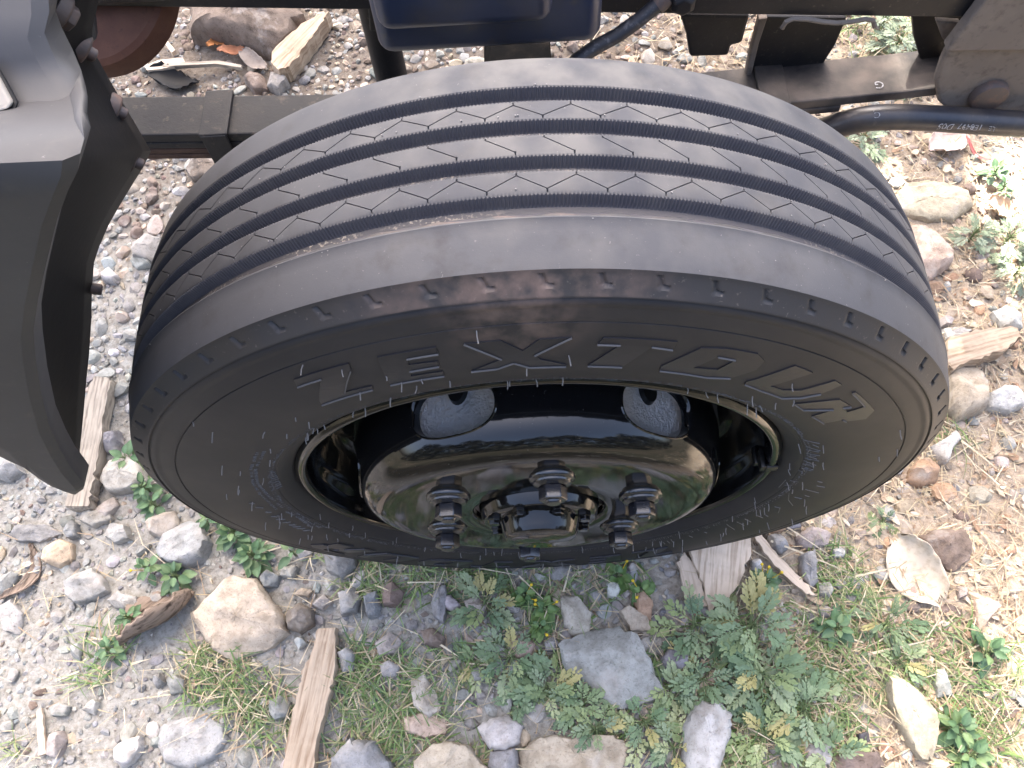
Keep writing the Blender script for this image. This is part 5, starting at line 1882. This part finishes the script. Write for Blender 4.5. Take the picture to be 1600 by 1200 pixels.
def relation(u, v, lx, ly):
    dx, dy = u - lx, v - ly
    near = math.hypot(dx, dy)
    pre = 'close' if near < 55 else ('some way' if near < 120 else 'farther')
    if abs(dx) > 1.3 * abs(dy):
        side = 'left of' if dx < 0 else 'right of'
    elif abs(dy) > 1.3 * abs(dx):
        side = 'behind' if dy < 0 else 'in front of'
    else:
        side = ('behind and ' if dy < 0 else 'in front and ') + ('left of' if dx < 0 else 'right of')
    return pre, side


cand = []
for i, (x, y, r, rt_) in enumerate(STONES):
    u, v = to_px((x, y, 0.005))
    if seen(u, v):
        cand.append((r * FPX / np.linalg.norm(np.array([x, y, 0]) - CAM), i, u, v))
cand.sort(reverse=True)
INDIV = {i: (u, v) for _, i, u, v in cand[:190]}
sv, sf, sc_, nvv = [], [], [], 0
labels = {}
made = []
for i, (x, y, r, rt_) in enumerate(STONES):
    under = y > .5
    c = pick(MIX_U if (under and grng.random() < .75) else (MIX_R if grng.random() < rt_ else MIX_L))
    t = tone(c, grng, .13)
    ind = i in INDIV
    lv = 2 if (r > .0100 or ind) else 1
    V = TEMPL[lv][grng.integers(0, 24)]
    dims = r * np.array([grng.uniform(.95, 1.35), grng.uniform(.75, 1.05), grng.uniform(.55, .85)])
    a, b = grng.uniform(0, 6.3), grng.normal(0, .35)
    W = rot_z(V, grng.uniform(0, 6.3)) * dims
    cb_, sb_ = math.cos(b), math.sin(b)
    W = np.stack([W[:, 0], W[:, 1] * cb_ - W[:, 2] * sb_, W[:, 1] * sb_ + W[:, 2] * cb_], 1)
    W = rot_z(W, a)
    sink = dims[2] * grng.uniform(-.25, .40)
    pos = np.array([x, y, gz(x, y) + sink])
    base = ICO2 if lv == 2 else ICO1
    if ind:
        me = new_mesh('stone', W, base[1], M_STONE, smooth=24, cols=t)
        o = link('stone', me)
        o.location = pos
        u, v = INDIV[i]
        ls = sorted(LAND, key=lambda q: math.hypot(q[0][0] - u, q[0][1] - v))
        pre, side = relation(u, v, *ls[0][0])
        shape = 'flat' if dims[2] / dims[0] < .5 else ('long' if dims[0] / dims[1] > 1.5 else ('rounded' if grng.random() < .5 else 'angular'))
        lab = f'{c} {shape} stone {pre} {side} the {ls[0][1]}'
        made.append((o, lab, ls, u, v))
    else:
        sv.append(W + pos)
        sf += [tuple(k + nvv for k in f) for f in base[1]]
        sc_.append(np.broadcast_to(t, (len(W), 3)))
        nvv += len(W)
seen_l = {}
for o, lab, ls, u, v in made:
    seen_l.setdefault(lab, []).append((o, ls, u, v))
for lab, lst in seen_l.items():
    for o, ls, u, v in lst:
        l2 = lab
        if len(lst) > 1:
            pre, side = relation(u, v, *ls[1][0])
            l2 = ' '.join((lab.replace('some way ', '').replace('close ', '').replace('farther ', '') + f', {side} the {ls[1][1]}').split()[:16])
        tag(o, l2, 'stone')
cnt = {}
for o, *_ in made:
    cnt.setdefault(o['label'], []).append(o)
for lab, os_ in cnt.items():
    if len(os_) > 1:
        os_.sort(key=lambda q: q.location.x)
        for k, o in enumerate(os_):
            o['label'] = ' '.join((('leftmost ' if k == 0 else 'rightmost ' if k == len(os_) - 1 else 'middle ') + lab).split()[:16])
gravel = link('gravel', new_mesh('gravel', np.concatenate(sv), sf, M_STONE, smooth=24, cols=np.concatenate(sc_)))
tag(gravel, kind='stuff')
# finest grit: flat crumbs of earth and stone
gn = 15000
gxy = np.stack([grng.uniform(-1.1, 1.05, gn), grng.uniform(-.44, 1.15, gn)], 1)
tet = np.array([[1, 0, -.4], [-.6, .8, -.4], [-.6, -.8, -.4], [0, 0, .8], [.3, .5, .3]])
tetf = [(0, 4, 3), (0, 1, 4), (1, 3, 4), (1, 2, 3), (2, 0, 3)]
vv, ff, cc = [], [], []
zz = ground_h(gxy[:, 0], gxy[:, 1])
for i in range(gn):
    s = 0.0011 + 0.0022 * grng.random() ** 2
    W = rot_z(tet * s * np.array([grng.uniform(.8, 1.6), 1, .8]), grng.uniform(0, 6.3))
    rt_ = np.clip((gxy[i, 0] - .25) / .35, 0, 1)
    t = tone(pick(MIX_R if grng.random() < rt_ else MIX_L), grng, .18)
    n0 = len(vv) * 5
    vv.append(W + np.array([gxy[i, 0], gxy[i, 1], zz[i] + s * .35]))
    ff += [tuple(k + n0 for k in f) for f in tetf]
    cc.append(np.broadcast_to(t, (5, 3)))
tag(link('grit', new_mesh('grit', np.concatenate(vv), ff, M_STONE, cols=np.concatenate(cc))), kind='stuff')

# ---- grass and straw
class Blades:
    def __init__(self):
        self.v, self.f, self.c = [], [], []

    def blade(self, x, y, L_, w, az, lean, col, bend=1.0, z0=None, nseg=4, cast=None):
        p = np.array([x, y, (gz(x, y) if z0 is None else z0)])
        d = np.array([math.cos(az), math.sin(az), 0])
        side = np.array([-d[1], d[0], 0])
        n0 = len(self.v)
        e = lean
        for i in range(nseg + 1):
            f = i / nseg
            ww = w * (1 - f) ** .6 if i < nseg else w * .08
            self.v += [tuple(p - side * ww / 2), tuple(p + side * ww / 2 + np.array([0, 0, w * .25]))]
            self.c += [col, col]
            p = p + (d * math.cos(e) + np.array([0, 0, math.sin(e)])) * L_ / nseg
            e -= bend / nseg
        for i in range(nseg):
            q = n0 + 2 * i
            self.f.append((q, q + 1, q + 3, q + 2))


brng = random.Random(21)
GREENS = [(.15, .225, .07), (.18, .26, .09), (.12, .19, .08), (.23, .28, .12), (.28, .29, .15)]
DRY = [(.52, .43, .28), (.44, .355, .23), (.58, .50, .36), (.36, .27, .18)]
grass, straw = Blades(), Blades()
PATCH = [  # u, v, radius px, blades, share of dry ones
    (620, 890, 60, 220, .25), (690, 900, 45, 120, .3), (570, 900, 40, 110, .3), (600, 1090, 75, 420, .2), (570, 1040, 40, 130, .25), (640, 1150, 60, 260, .25), (690, 1060, 50, 140, .4),
    (345, 1060, 60, 250, .25), (400, 1080, 50, 170, .35), (330, 1030, 35, 90, .4), (420, 1130, 45, 120, .35), (165, 1020, 40, 60, .2), (150, 1050, 30, 40, .2), (740, 930, 50, 110, .3), (830, 915, 50, 100, .35),
    (900, 930, 45, 80, .3), (960, 900, 40, 60, .2), (1210, 1000, 70, 230, .3), (1120, 1010, 60, 150, .3), (1230, 1110, 80, 260, .3), (1330, 1010, 70, 240, .35), (1300, 1070, 80, 280, .35), (870, 1000, 60, 120, .35), (1010, 1080, 60, 110, .3), (940, 1120, 60, 90, .2), (780, 1030, 50, 90, .25), (1300, 890, 45, 150, .25), (1340, 930, 50, 130, .3), (1380, 1030, 60, 170, .35), (1440, 1060, 50, 120, .35), (1500, 1090, 60, 200, .3), (1540, 1160, 50, 180, .3),
    (1480, 1010, 45, 110, .4), (1250, 1060, 50, 110, .25), (1290, 1140, 60, 140, .3), (1170, 1130, 50, 100, .2), (1150, 1180, 40, 90, .2), (1400, 560, 30, 0, 1), (1580, 1040, 40, 110, .5), (760, 1180, 30, 50, .3),
    (540, 1180, 30, 80, .3), (1470, 640, 40, 60, .3), (1490, 680, 30, 50, .4), (20, 1170, 15, 14, .1), (505, 860, 22, 30, .6), (1400, 60, 40, 130, .3), (1360, 90, 30, 90, .4), (1330, 40, 25, 60, .3), (1425, 130, 25, 50, .3)]
for u, v, rad, n, dry in PATCH:
    for _ in range(n):
        a, q = brng.uniform(0, 6.3), math.sqrt(brng.random()) * rad
        P_ = at_z(u + q * math.cos(a), v + q * math.sin(a))
        isd = brng.random() < dry
        (straw if isd else grass).blade(P_[0], P_[1], brng.uniform(.018, .055), brng.uniform(.0012, .0030), brng.uniform(0, 6.3), brng.uniform(.25, 1.15), brng.choice(DRY if isd else GREENS), brng.uniform(.4, 1.9))
for _ in range(5200):                                    # loose straw lying on the earth, mostly on the right
    u, v = brng.uniform(1080, 1640), brng.uniform(40, 1210)
    P_ = at_z(u, v)
    if brng.random() > np.clip((P_[0] - .18) / .3, .08, 1):
        continue
    straw.blade(P_[0], P_[1], brng.uniform(.012, .055), brng.uniform(.0008, .0022), brng.uniform(0, 6.3), brng.uniform(-.05, .22), brng.choice(DRY), brng.uniform(-.2, .5), z0=gz(P_[0], P_[1]) + brng.uniform(.001, .010))
for _ in range(380):                                     # single straws elsewhere
    u, v = brng.uniform(0, 1200), brng.uniform(820, 1210)
    P_ = at_z(u, v)
    straw.blade(P_[0], P_[1], brng.uniform(.02, .07), brng.uniform(.0008, .0018), brng.uniform(0, 6.3), brng.uniform(.0, .25), brng.choice(DRY), brng.uniform(-.1, .4), z0=gz(P_[0], P_[1]) + brng.uniform(.002, .014))
for _ in range(260):
    u, v = brng.uniform(900, 1330), brng.uniform(20, 130)
    P_ = at_z(u, v)
    straw.blade(P_[0], P_[1], brng.uniform(.02, .06), brng.uniform(.001, .002), brng.uniform(0, 6.3), brng.uniform(.0, .25), brng.choice(DRY), .2, z0=gz(P_[0], P_[1]) + brng.uniform(.004, .016))
for (u0, v0, u1, v1, w) in [(405, 872, 488, 848, .0028), (700, 885, 812, 905, .0024), (812, 905, 858, 950, .0022), (858, 950, 845, 985, .002), (880, 930, 895, 875, .0026), (640, 915, 700, 915, .0022), (690, 1010, 720, 1030, .003),
                            (1200, 850, 1330, 905, .003), (1330, 905, 1400, 890, .003), (1350, 1025, 1460, 1000, .0035), (1225, 828, 1300, 880, .002), (475, 1040, 495, 1000, .0018), (1290, 1060, 1200, 1080, .002), (203, 1110, 206, 1150, .002),
                            (215, 1040, 245, 1032, .0032), (560, 910, 530, 960, .002), (740, 1085, 700, 1130, .0022), (1560, 760, 1510, 720, .003), (1500, 690, 1560, 740, .003)]:
    a_, b_ = at_z(u0, v0), at_z(u1, v1)
    d = b_ - a_
    straw.blade(a_[0], a_[1], np.linalg.norm(d), w, math.atan2(d[1], d[0]), .12, DRY[2], .24, z0=gz(a_[0], a_[1]) + .016)
# flakes of dead leaf and chaff
lv_, lf_, lc_ = [], [], []
for _ in range(2600):
    u, v = brng.uniform(860, 1640), brng.uniform(20, 1210)
    P_ = at_z(u, v)
    if brng.random() > np.clip((P_[0] - .10) / .35, .05, 1):
        continue
    if math.hypot(u - 1436, v - 890) < 62:
        continue
    s_ = brng.uniform(.002, .0075) if brng.random() < .9 else brng.uniform(.008, .014)
    a_, n_ = brng.uniform(0, 6.3), 6
    c_ = np.array([P_[0], P_[1], gz(P_[0], P_[1]) + brng.uniform(.001, .007)])
    e1 = np.array([math.cos(a_), math.sin(a_), brng.uniform(-.3, .3)])
    e2 = np.array([-math.sin(a_), math.cos(a_), brng.uniform(-.4, .4)]) * brng.uniform(.35, .7)
    k = len(lv_)
    for j in range(n_):
        q = j * 2 * math.pi / n_
        rj = s_ * brng.uniform(.7, 1.2)
        lv_.append(tuple(c_ + e1 * rj * math.cos(q) + e2 * rj * math.sin(q) + np.array([0, 0, .25 * rj * math.cos(q) ** 2])))
        lc_.append(None)
    col_ = brng.choice([(.52, .42, .30), (.42, .31, .21), (.60, .52, .40), (.30, .20, .13), (.48, .36, .25)])
    lc_[k:] = [col_] * n_
    lf_.append(tuple(range(k, k + n_)))
tag(link('leaf_litter', new_mesh('leaf_litter', lv_, lf_, M_STRAW, cols=np.array(lc_))), kind='stuff')
tag(link('grass', new_mesh('grass', grass.v, grass.f, M_LEAF, cols=np.array(grass.c))), kind='stuff')
tag(link('dry_straw', new_mesh('dry_straw', straw.v, straw.f, M_STRAW, cols=np.array(straw.c))), kind='stuff')

# ---- leafy plants: every leaf an object, sharing a few leaf meshes
LEAFLET = [(0, .05), (.26, .09), (.34, .30), (.50, .33), (.57, .15), (.72, .30), (.86, .24), (1.0, .08), (1.0, -.08), (.84, -.26), (.70, -.28), (.57, -.14), (.48, -.34), (.33, -.30), (.26, -.09), (0, -.05)]


def lobed_leaf(rng, col):
    """leaf cut into lobed pinnae along a midrib, about 1 long along +X"""
    V, F, C = [], [], []

    def add(poly2, c, dz=0.0):
        n0 = len(V)
        pl = [Vector((x, y, 0)) for x, y in poly2]
        for p in pl:
            V.append((p.x, p.y, 0.20 * abs(p.y) - 0.32 * p.x ** 2 + dz + rng.uniform(-.006, .006)))
            C.append(c)
        F.extend(tuple(i + n0 for i in q) for q in tessellate_polygon([pl]))
    add([(0, -.018), (.5, -.016), (1.0, -.006), (1.0, .006), (.5, .016), (0, .018)], tuple(min(1, k * 1.35) for k in col), .004)
    n = rng.choice([5, 5, 6])
    for i in range(n + 1):
        t0 = 0.14 + 0.80 * i / n + rng.uniform(-.02, .02)
        for sgn in ((1, -1) if i < n else (1,)):
            L_ = (0.17 + 0.27 * math.sin(math.pi * min(1, (t0 + .16) * .80)) ** 1.2) * rng.uniform(.8, 1.15)
            a_ = R(rng.uniform(40, 62)) * sgn * (1 - .35 * t0) if i < n else rng.uniform(-.15, .15)
            wd = rng.uniform(.46, .66)
            ca, sa = math.cos(a_), math.sin(a_)
            k = rng.uniform(.85, 1.15)
            add([(t0 + L_ * (x * ca - y * wd * sa), L_ * (x * sa + y * wd * ca)) for x, y in LEAFLET], tuple(q * k for q in col), rng.uniform(-.012, .012))
    return new_mesh('leaf', V, F, M_LEAF, cols=np.array(C))


def oval_leaf(rng, col, width=.30, teeth=True):
    V, F, C = [], [], []
    n = 9
    rows = []
    for i in range(n + 1):
        t = i / n
        w = width * math.sin(math.pi * t ** .8) ** .8 if 0 < t < 1 else 0.0
        if teeth and 0 < i < n:
            w *= 1 + (.07 if i % 2 else -.05)
        z = -0.25 * t * t
        rows.append([(t, -w, z + .22 * w), (t, -w * .5, z + .05 * w), (t, 0, z), (t, w * .5, z + .05 * w), (t, w, z + .22 * w)])
    for r_ in rows:
        V += r_
        for k, p in enumerate(r_):
            C.append(tuple(c * (1.2 if k == 2 else 1.0) for c in col))
    for i in range(n):
        for k in range(4):
            q = i * 5 + k
            F.append((q, q + 1, q + 6, q + 5))
    return new_mesh('leaf', V, F, M_LEAF, cols=np.array(C), smooth=60)


prng = random.Random(4)
LOBED = [lobed_leaf(prng, c) for c in [(.205, .26, .13), (.25, .30, .165), (.155, .215, .115), (.30, .33, .17), (.115, .175, .095), (.235, .285, .12), (.185, .24, .14), (.135, .20, .10), (.20, .26, .12), (.155, .215, .115), (.36, .32, .13)]]
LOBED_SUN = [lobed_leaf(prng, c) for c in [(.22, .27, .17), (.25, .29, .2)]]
OVAL = [oval_leaf(prng, c) for c in [(.075, .135, .06), (.095, .165, .075), (.065, .12, .06), (.125, .185, .08)]]
ROUND = [oval_leaf(prng, c, .42, False) for c in [(.10, .17, .05), (.13, .20, .06), (.085, .15, .055)]]
STEMM = {}


def plant(name, label, cat, u, v, size, meshes, n, spread=1.0, height=.05, group=None, flower=0, elong=1.0):
    P_ = at_z(u, v)
    e = bpy.data.objects.new(name, None)
    COL.objects.link(e)
    e.location = (P_[0], P_[1], gz(P_[0], P_[1]))
    e.rotation_euler = (0, 0, prng.uniform(0, 6.3))
    tag(e, label, cat, group)
    stem = MB()
    stem.tube([(0, 0, -.004), (prng.uniform(-.004, .004), prng.uniform(-.004, .004), height * .5), (0, 0, height)], [.0018, .0015, .0009], n=6)
    for i in range(n):
        az = i * 2.4 + prng.uniform(-.8, .8)
        f = (i + .5) / n
        h = height * (.10 + .9 * f)
        L_ = size * prng.uniform(.75, 1.1) * (1.0 - .45 * f)
        tilt = R(prng.uniform(-14, 26) + 40 * f ** 1.5)
        pet = size * .28 * spread * (1 - .6 * f)
        base = Vector((0, 0, h * .72))
        tip = Vector((math.cos(az) * pet, math.sin(az) * pet, h))
        stem.tube([base, tip], [.0009, .0007], n=4, caps=False)
        o = link('leaf', prng.choice(meshes), e)
        o.location = tip
        o.rotation_euler = Euler((prng.uniform(-.35, .35), -tilt, az), 'XYZ')
        o.scale = (L_, L_ * elong, L_)
    stem_o = stem.build('stem', M_STEM, e)
    for k in range(flower):
        mb_ = MB()
        c_ = (prng.uniform(-.02, .02), prng.uniform(-.02, .02), height + .008)
        mb_.tube([(c_[0] * .3, c_[1] * .3, height * .6), c_], .0006, n=4)
        mb_.lathe([(0, -.0012), (.0019, -.0007), (.0022, .0004), (.0012, .0014), (0, .0016)], n=8, c=c_, rotm=Euler((R(-90), 0, 0)).to_matrix())
        mb_.build('flower_head', M_FLOWER, e)
    return e


M_STEM = material('stem', (.14, .18, .08), 0.6, 0.3)
M_FLOWER = material('yellow_flower', (.62, .43, .03), 0.6, 0.3)
LW = 'lobed weeds in front of the tyre'
for lab, u, v, s, n, h in [
        ('lobed weed left of the small round-leaved patch', 760, 945, .062, 15, .045), ('lobed weed left of the big grey boulder', 800, 1030, .060, 15, .045), ('small lobed weed above the whitish-grey rock', 745, 1040, .045, 11, .03),
        ('bushy lobed weed hugging the left side of the big grey boulder', 856, 1085, .062, 16, .05), ('lobed weed under the tip of the big grey boulder', 905, 1105, .055, 14, .04),
        ('lobed weed overhanging the wide lumpy tan rock', 930, 1140, .052, 12, .05), ('lobed weed right of the wide lumpy tan rock', 1005, 1130, .058, 14, .04), ('small lobed weed behind the whitish-grey rock', 812, 1095, .045, 11, .03),
        ('upright feathery weed just right of the broad wood chip', 1165, 985, .080, 16, .085), ('wide feathery weed at the centre of the right clump', 1180, 1055, .082, 18, .07),
        ('feathery weed below the broad wood chip', 1080, 980, .062, 14, .05), ('feathery weed above the tall whitish rock', 1095, 1065, .062, 14, .045), 
        ('lobed weed below the centre of the right clump', 1250, 1110, .070, 16, .045), ('lobed weed right of the tall whitish rock', 1190, 1150, .066, 15, .04), ('palm-like rosette weed with narrow spreading leaves', 1378, 975, .062, 14, .035),
        ('low lobed weed at the bottom of the right clump', 1290, 1175, .060, 13, .035), ('small lobed weed behind the long wedge-shaped rock', 1400, 1035, .048, 11, .03),
        ('small lobed weed at the bottom edge below the boulder', 1050, 1170, .055, 13, .04), ('lobed sprig next to the blue-grey stone beside the boulder', 1050, 1075, .052, 12, .04), ('tiny lobed weed by the tyre near the pinkish stone', 1378, 815, .030, 9, .02)]:
    plant('lobed_weed', lab, 'weed', u, v, s * .74, LOBED, n + 2, 1.35, h * .7, LW, elong=.55 if 'palm' in lab else 1.0)
for lab, u, v, s, n in [('pale sunlit lobed weed at the right edge', 1572, 378, .055, 16), ('sunlit lobed weed in the right corner below the pale one', 1590, 425, .05, 14), ('small sunlit lobed weed beside the right tyre shoulder', 1518, 372, .04, 10),
                        ('sunlit weed seen over the leaf spring', 1400, 75, .06, 16), ('sunlit weed close under the chassis rail', 1375, 45, .055, 14), ('sunlit weed behind the spring hanger', 1420, 130, .05, 12), ('sunlit weed beneath the bend of the stabiliser bar', 1345, 225, .055, 14)]:
    plant('lobed_weed', lab, 'weed', u, v, s * .75, LOBED_SUN, n + 4, 1.3, .04, 'sunlit weeds on the right')
for lab, u, v, s, n, fl in [('leafy green weed with broad dark leaves under the left of the tyre', 372, 838, .034, 26, 0), ('broad-leaved weed below the leafy one', 402, 872, .034, 22, 0), ('broad-leaved sprig left of the pitted rock', 335, 815, .028, 14, 0),
                        ('broad-leaved weed between the pitted rock and the bark', 283, 905, .034, 16, 0), ('trailing weed with a small flower above the bark', 238, 893, .026, 10, 1), ('trailing weed left of the dark bark', 212, 968, .026, 14, 0),
                        ('low weed below the left end of the bark', 182, 1018, .026, 12, 0), ('upright sprig in front of the pinkish round rock', 208, 725, .034, 8, 0), ('sprig trailing down beside the tyre', 236, 768, .030, 16, 0), ('sprig at the foot of the one trailing beside the tyre', 248, 793, .030, 12, 0),
                        ('few-leaved sprig near the long straw under the tyre', 462, 868, .030, 4, 0), ('broad-leaved weed right of the long wedge-shaped rock', 1490, 1140, .036, 18, 0), ('broad-leaved weed at the lower right corner', 1510, 1180, .036, 16, 0),
                        ('grey broad-leaved weed in the right grass', 1535, 1020, .038, 12, 0), ('broad-leaved weed left of the palm-like rosette', 1300, 985, .034, 14, 0), ('broad-leaved weed with yellow flowers by the split stick', 1190, 915, .028, 12, 3),
                        ('sunlit broad-leaved seedling below the red stem', 1550, 275, .030, 12, 0), ('second sunlit seedling near the curled tan leaf', 1562, 300, .026, 8, 0)]:
    plant('broadleaf_weed', lab, 'weed', u, v, s * .80, OVAL, int(n * 1.25), 1.25, .032, 'broad-leaved weeds', flower=fl)
for lab, u, v, s, n, fl in [('round-leaved green patch with tiny yellow flowers below the wheel', 820, 935, .020, 22, 2), ('round-leaved patch right of the flowered one', 852, 955, .020, 22, 2), ('round-leaved patch closest to the pinkish grey rock', 845, 985, .018, 16, 1),
                        ('round-leaved sprig above the whitish stone', 965, 905, .020, 12, 1), ('round-leaved sprig beside the orange-tan stone', 1000, 930, .020, 12, 2)]:
    plant('round_leaved_weed', lab, 'weed', u, v, s, ROUND, n, 1.2, .022, 'round-leaved weeds below the wheel', flower=fl)
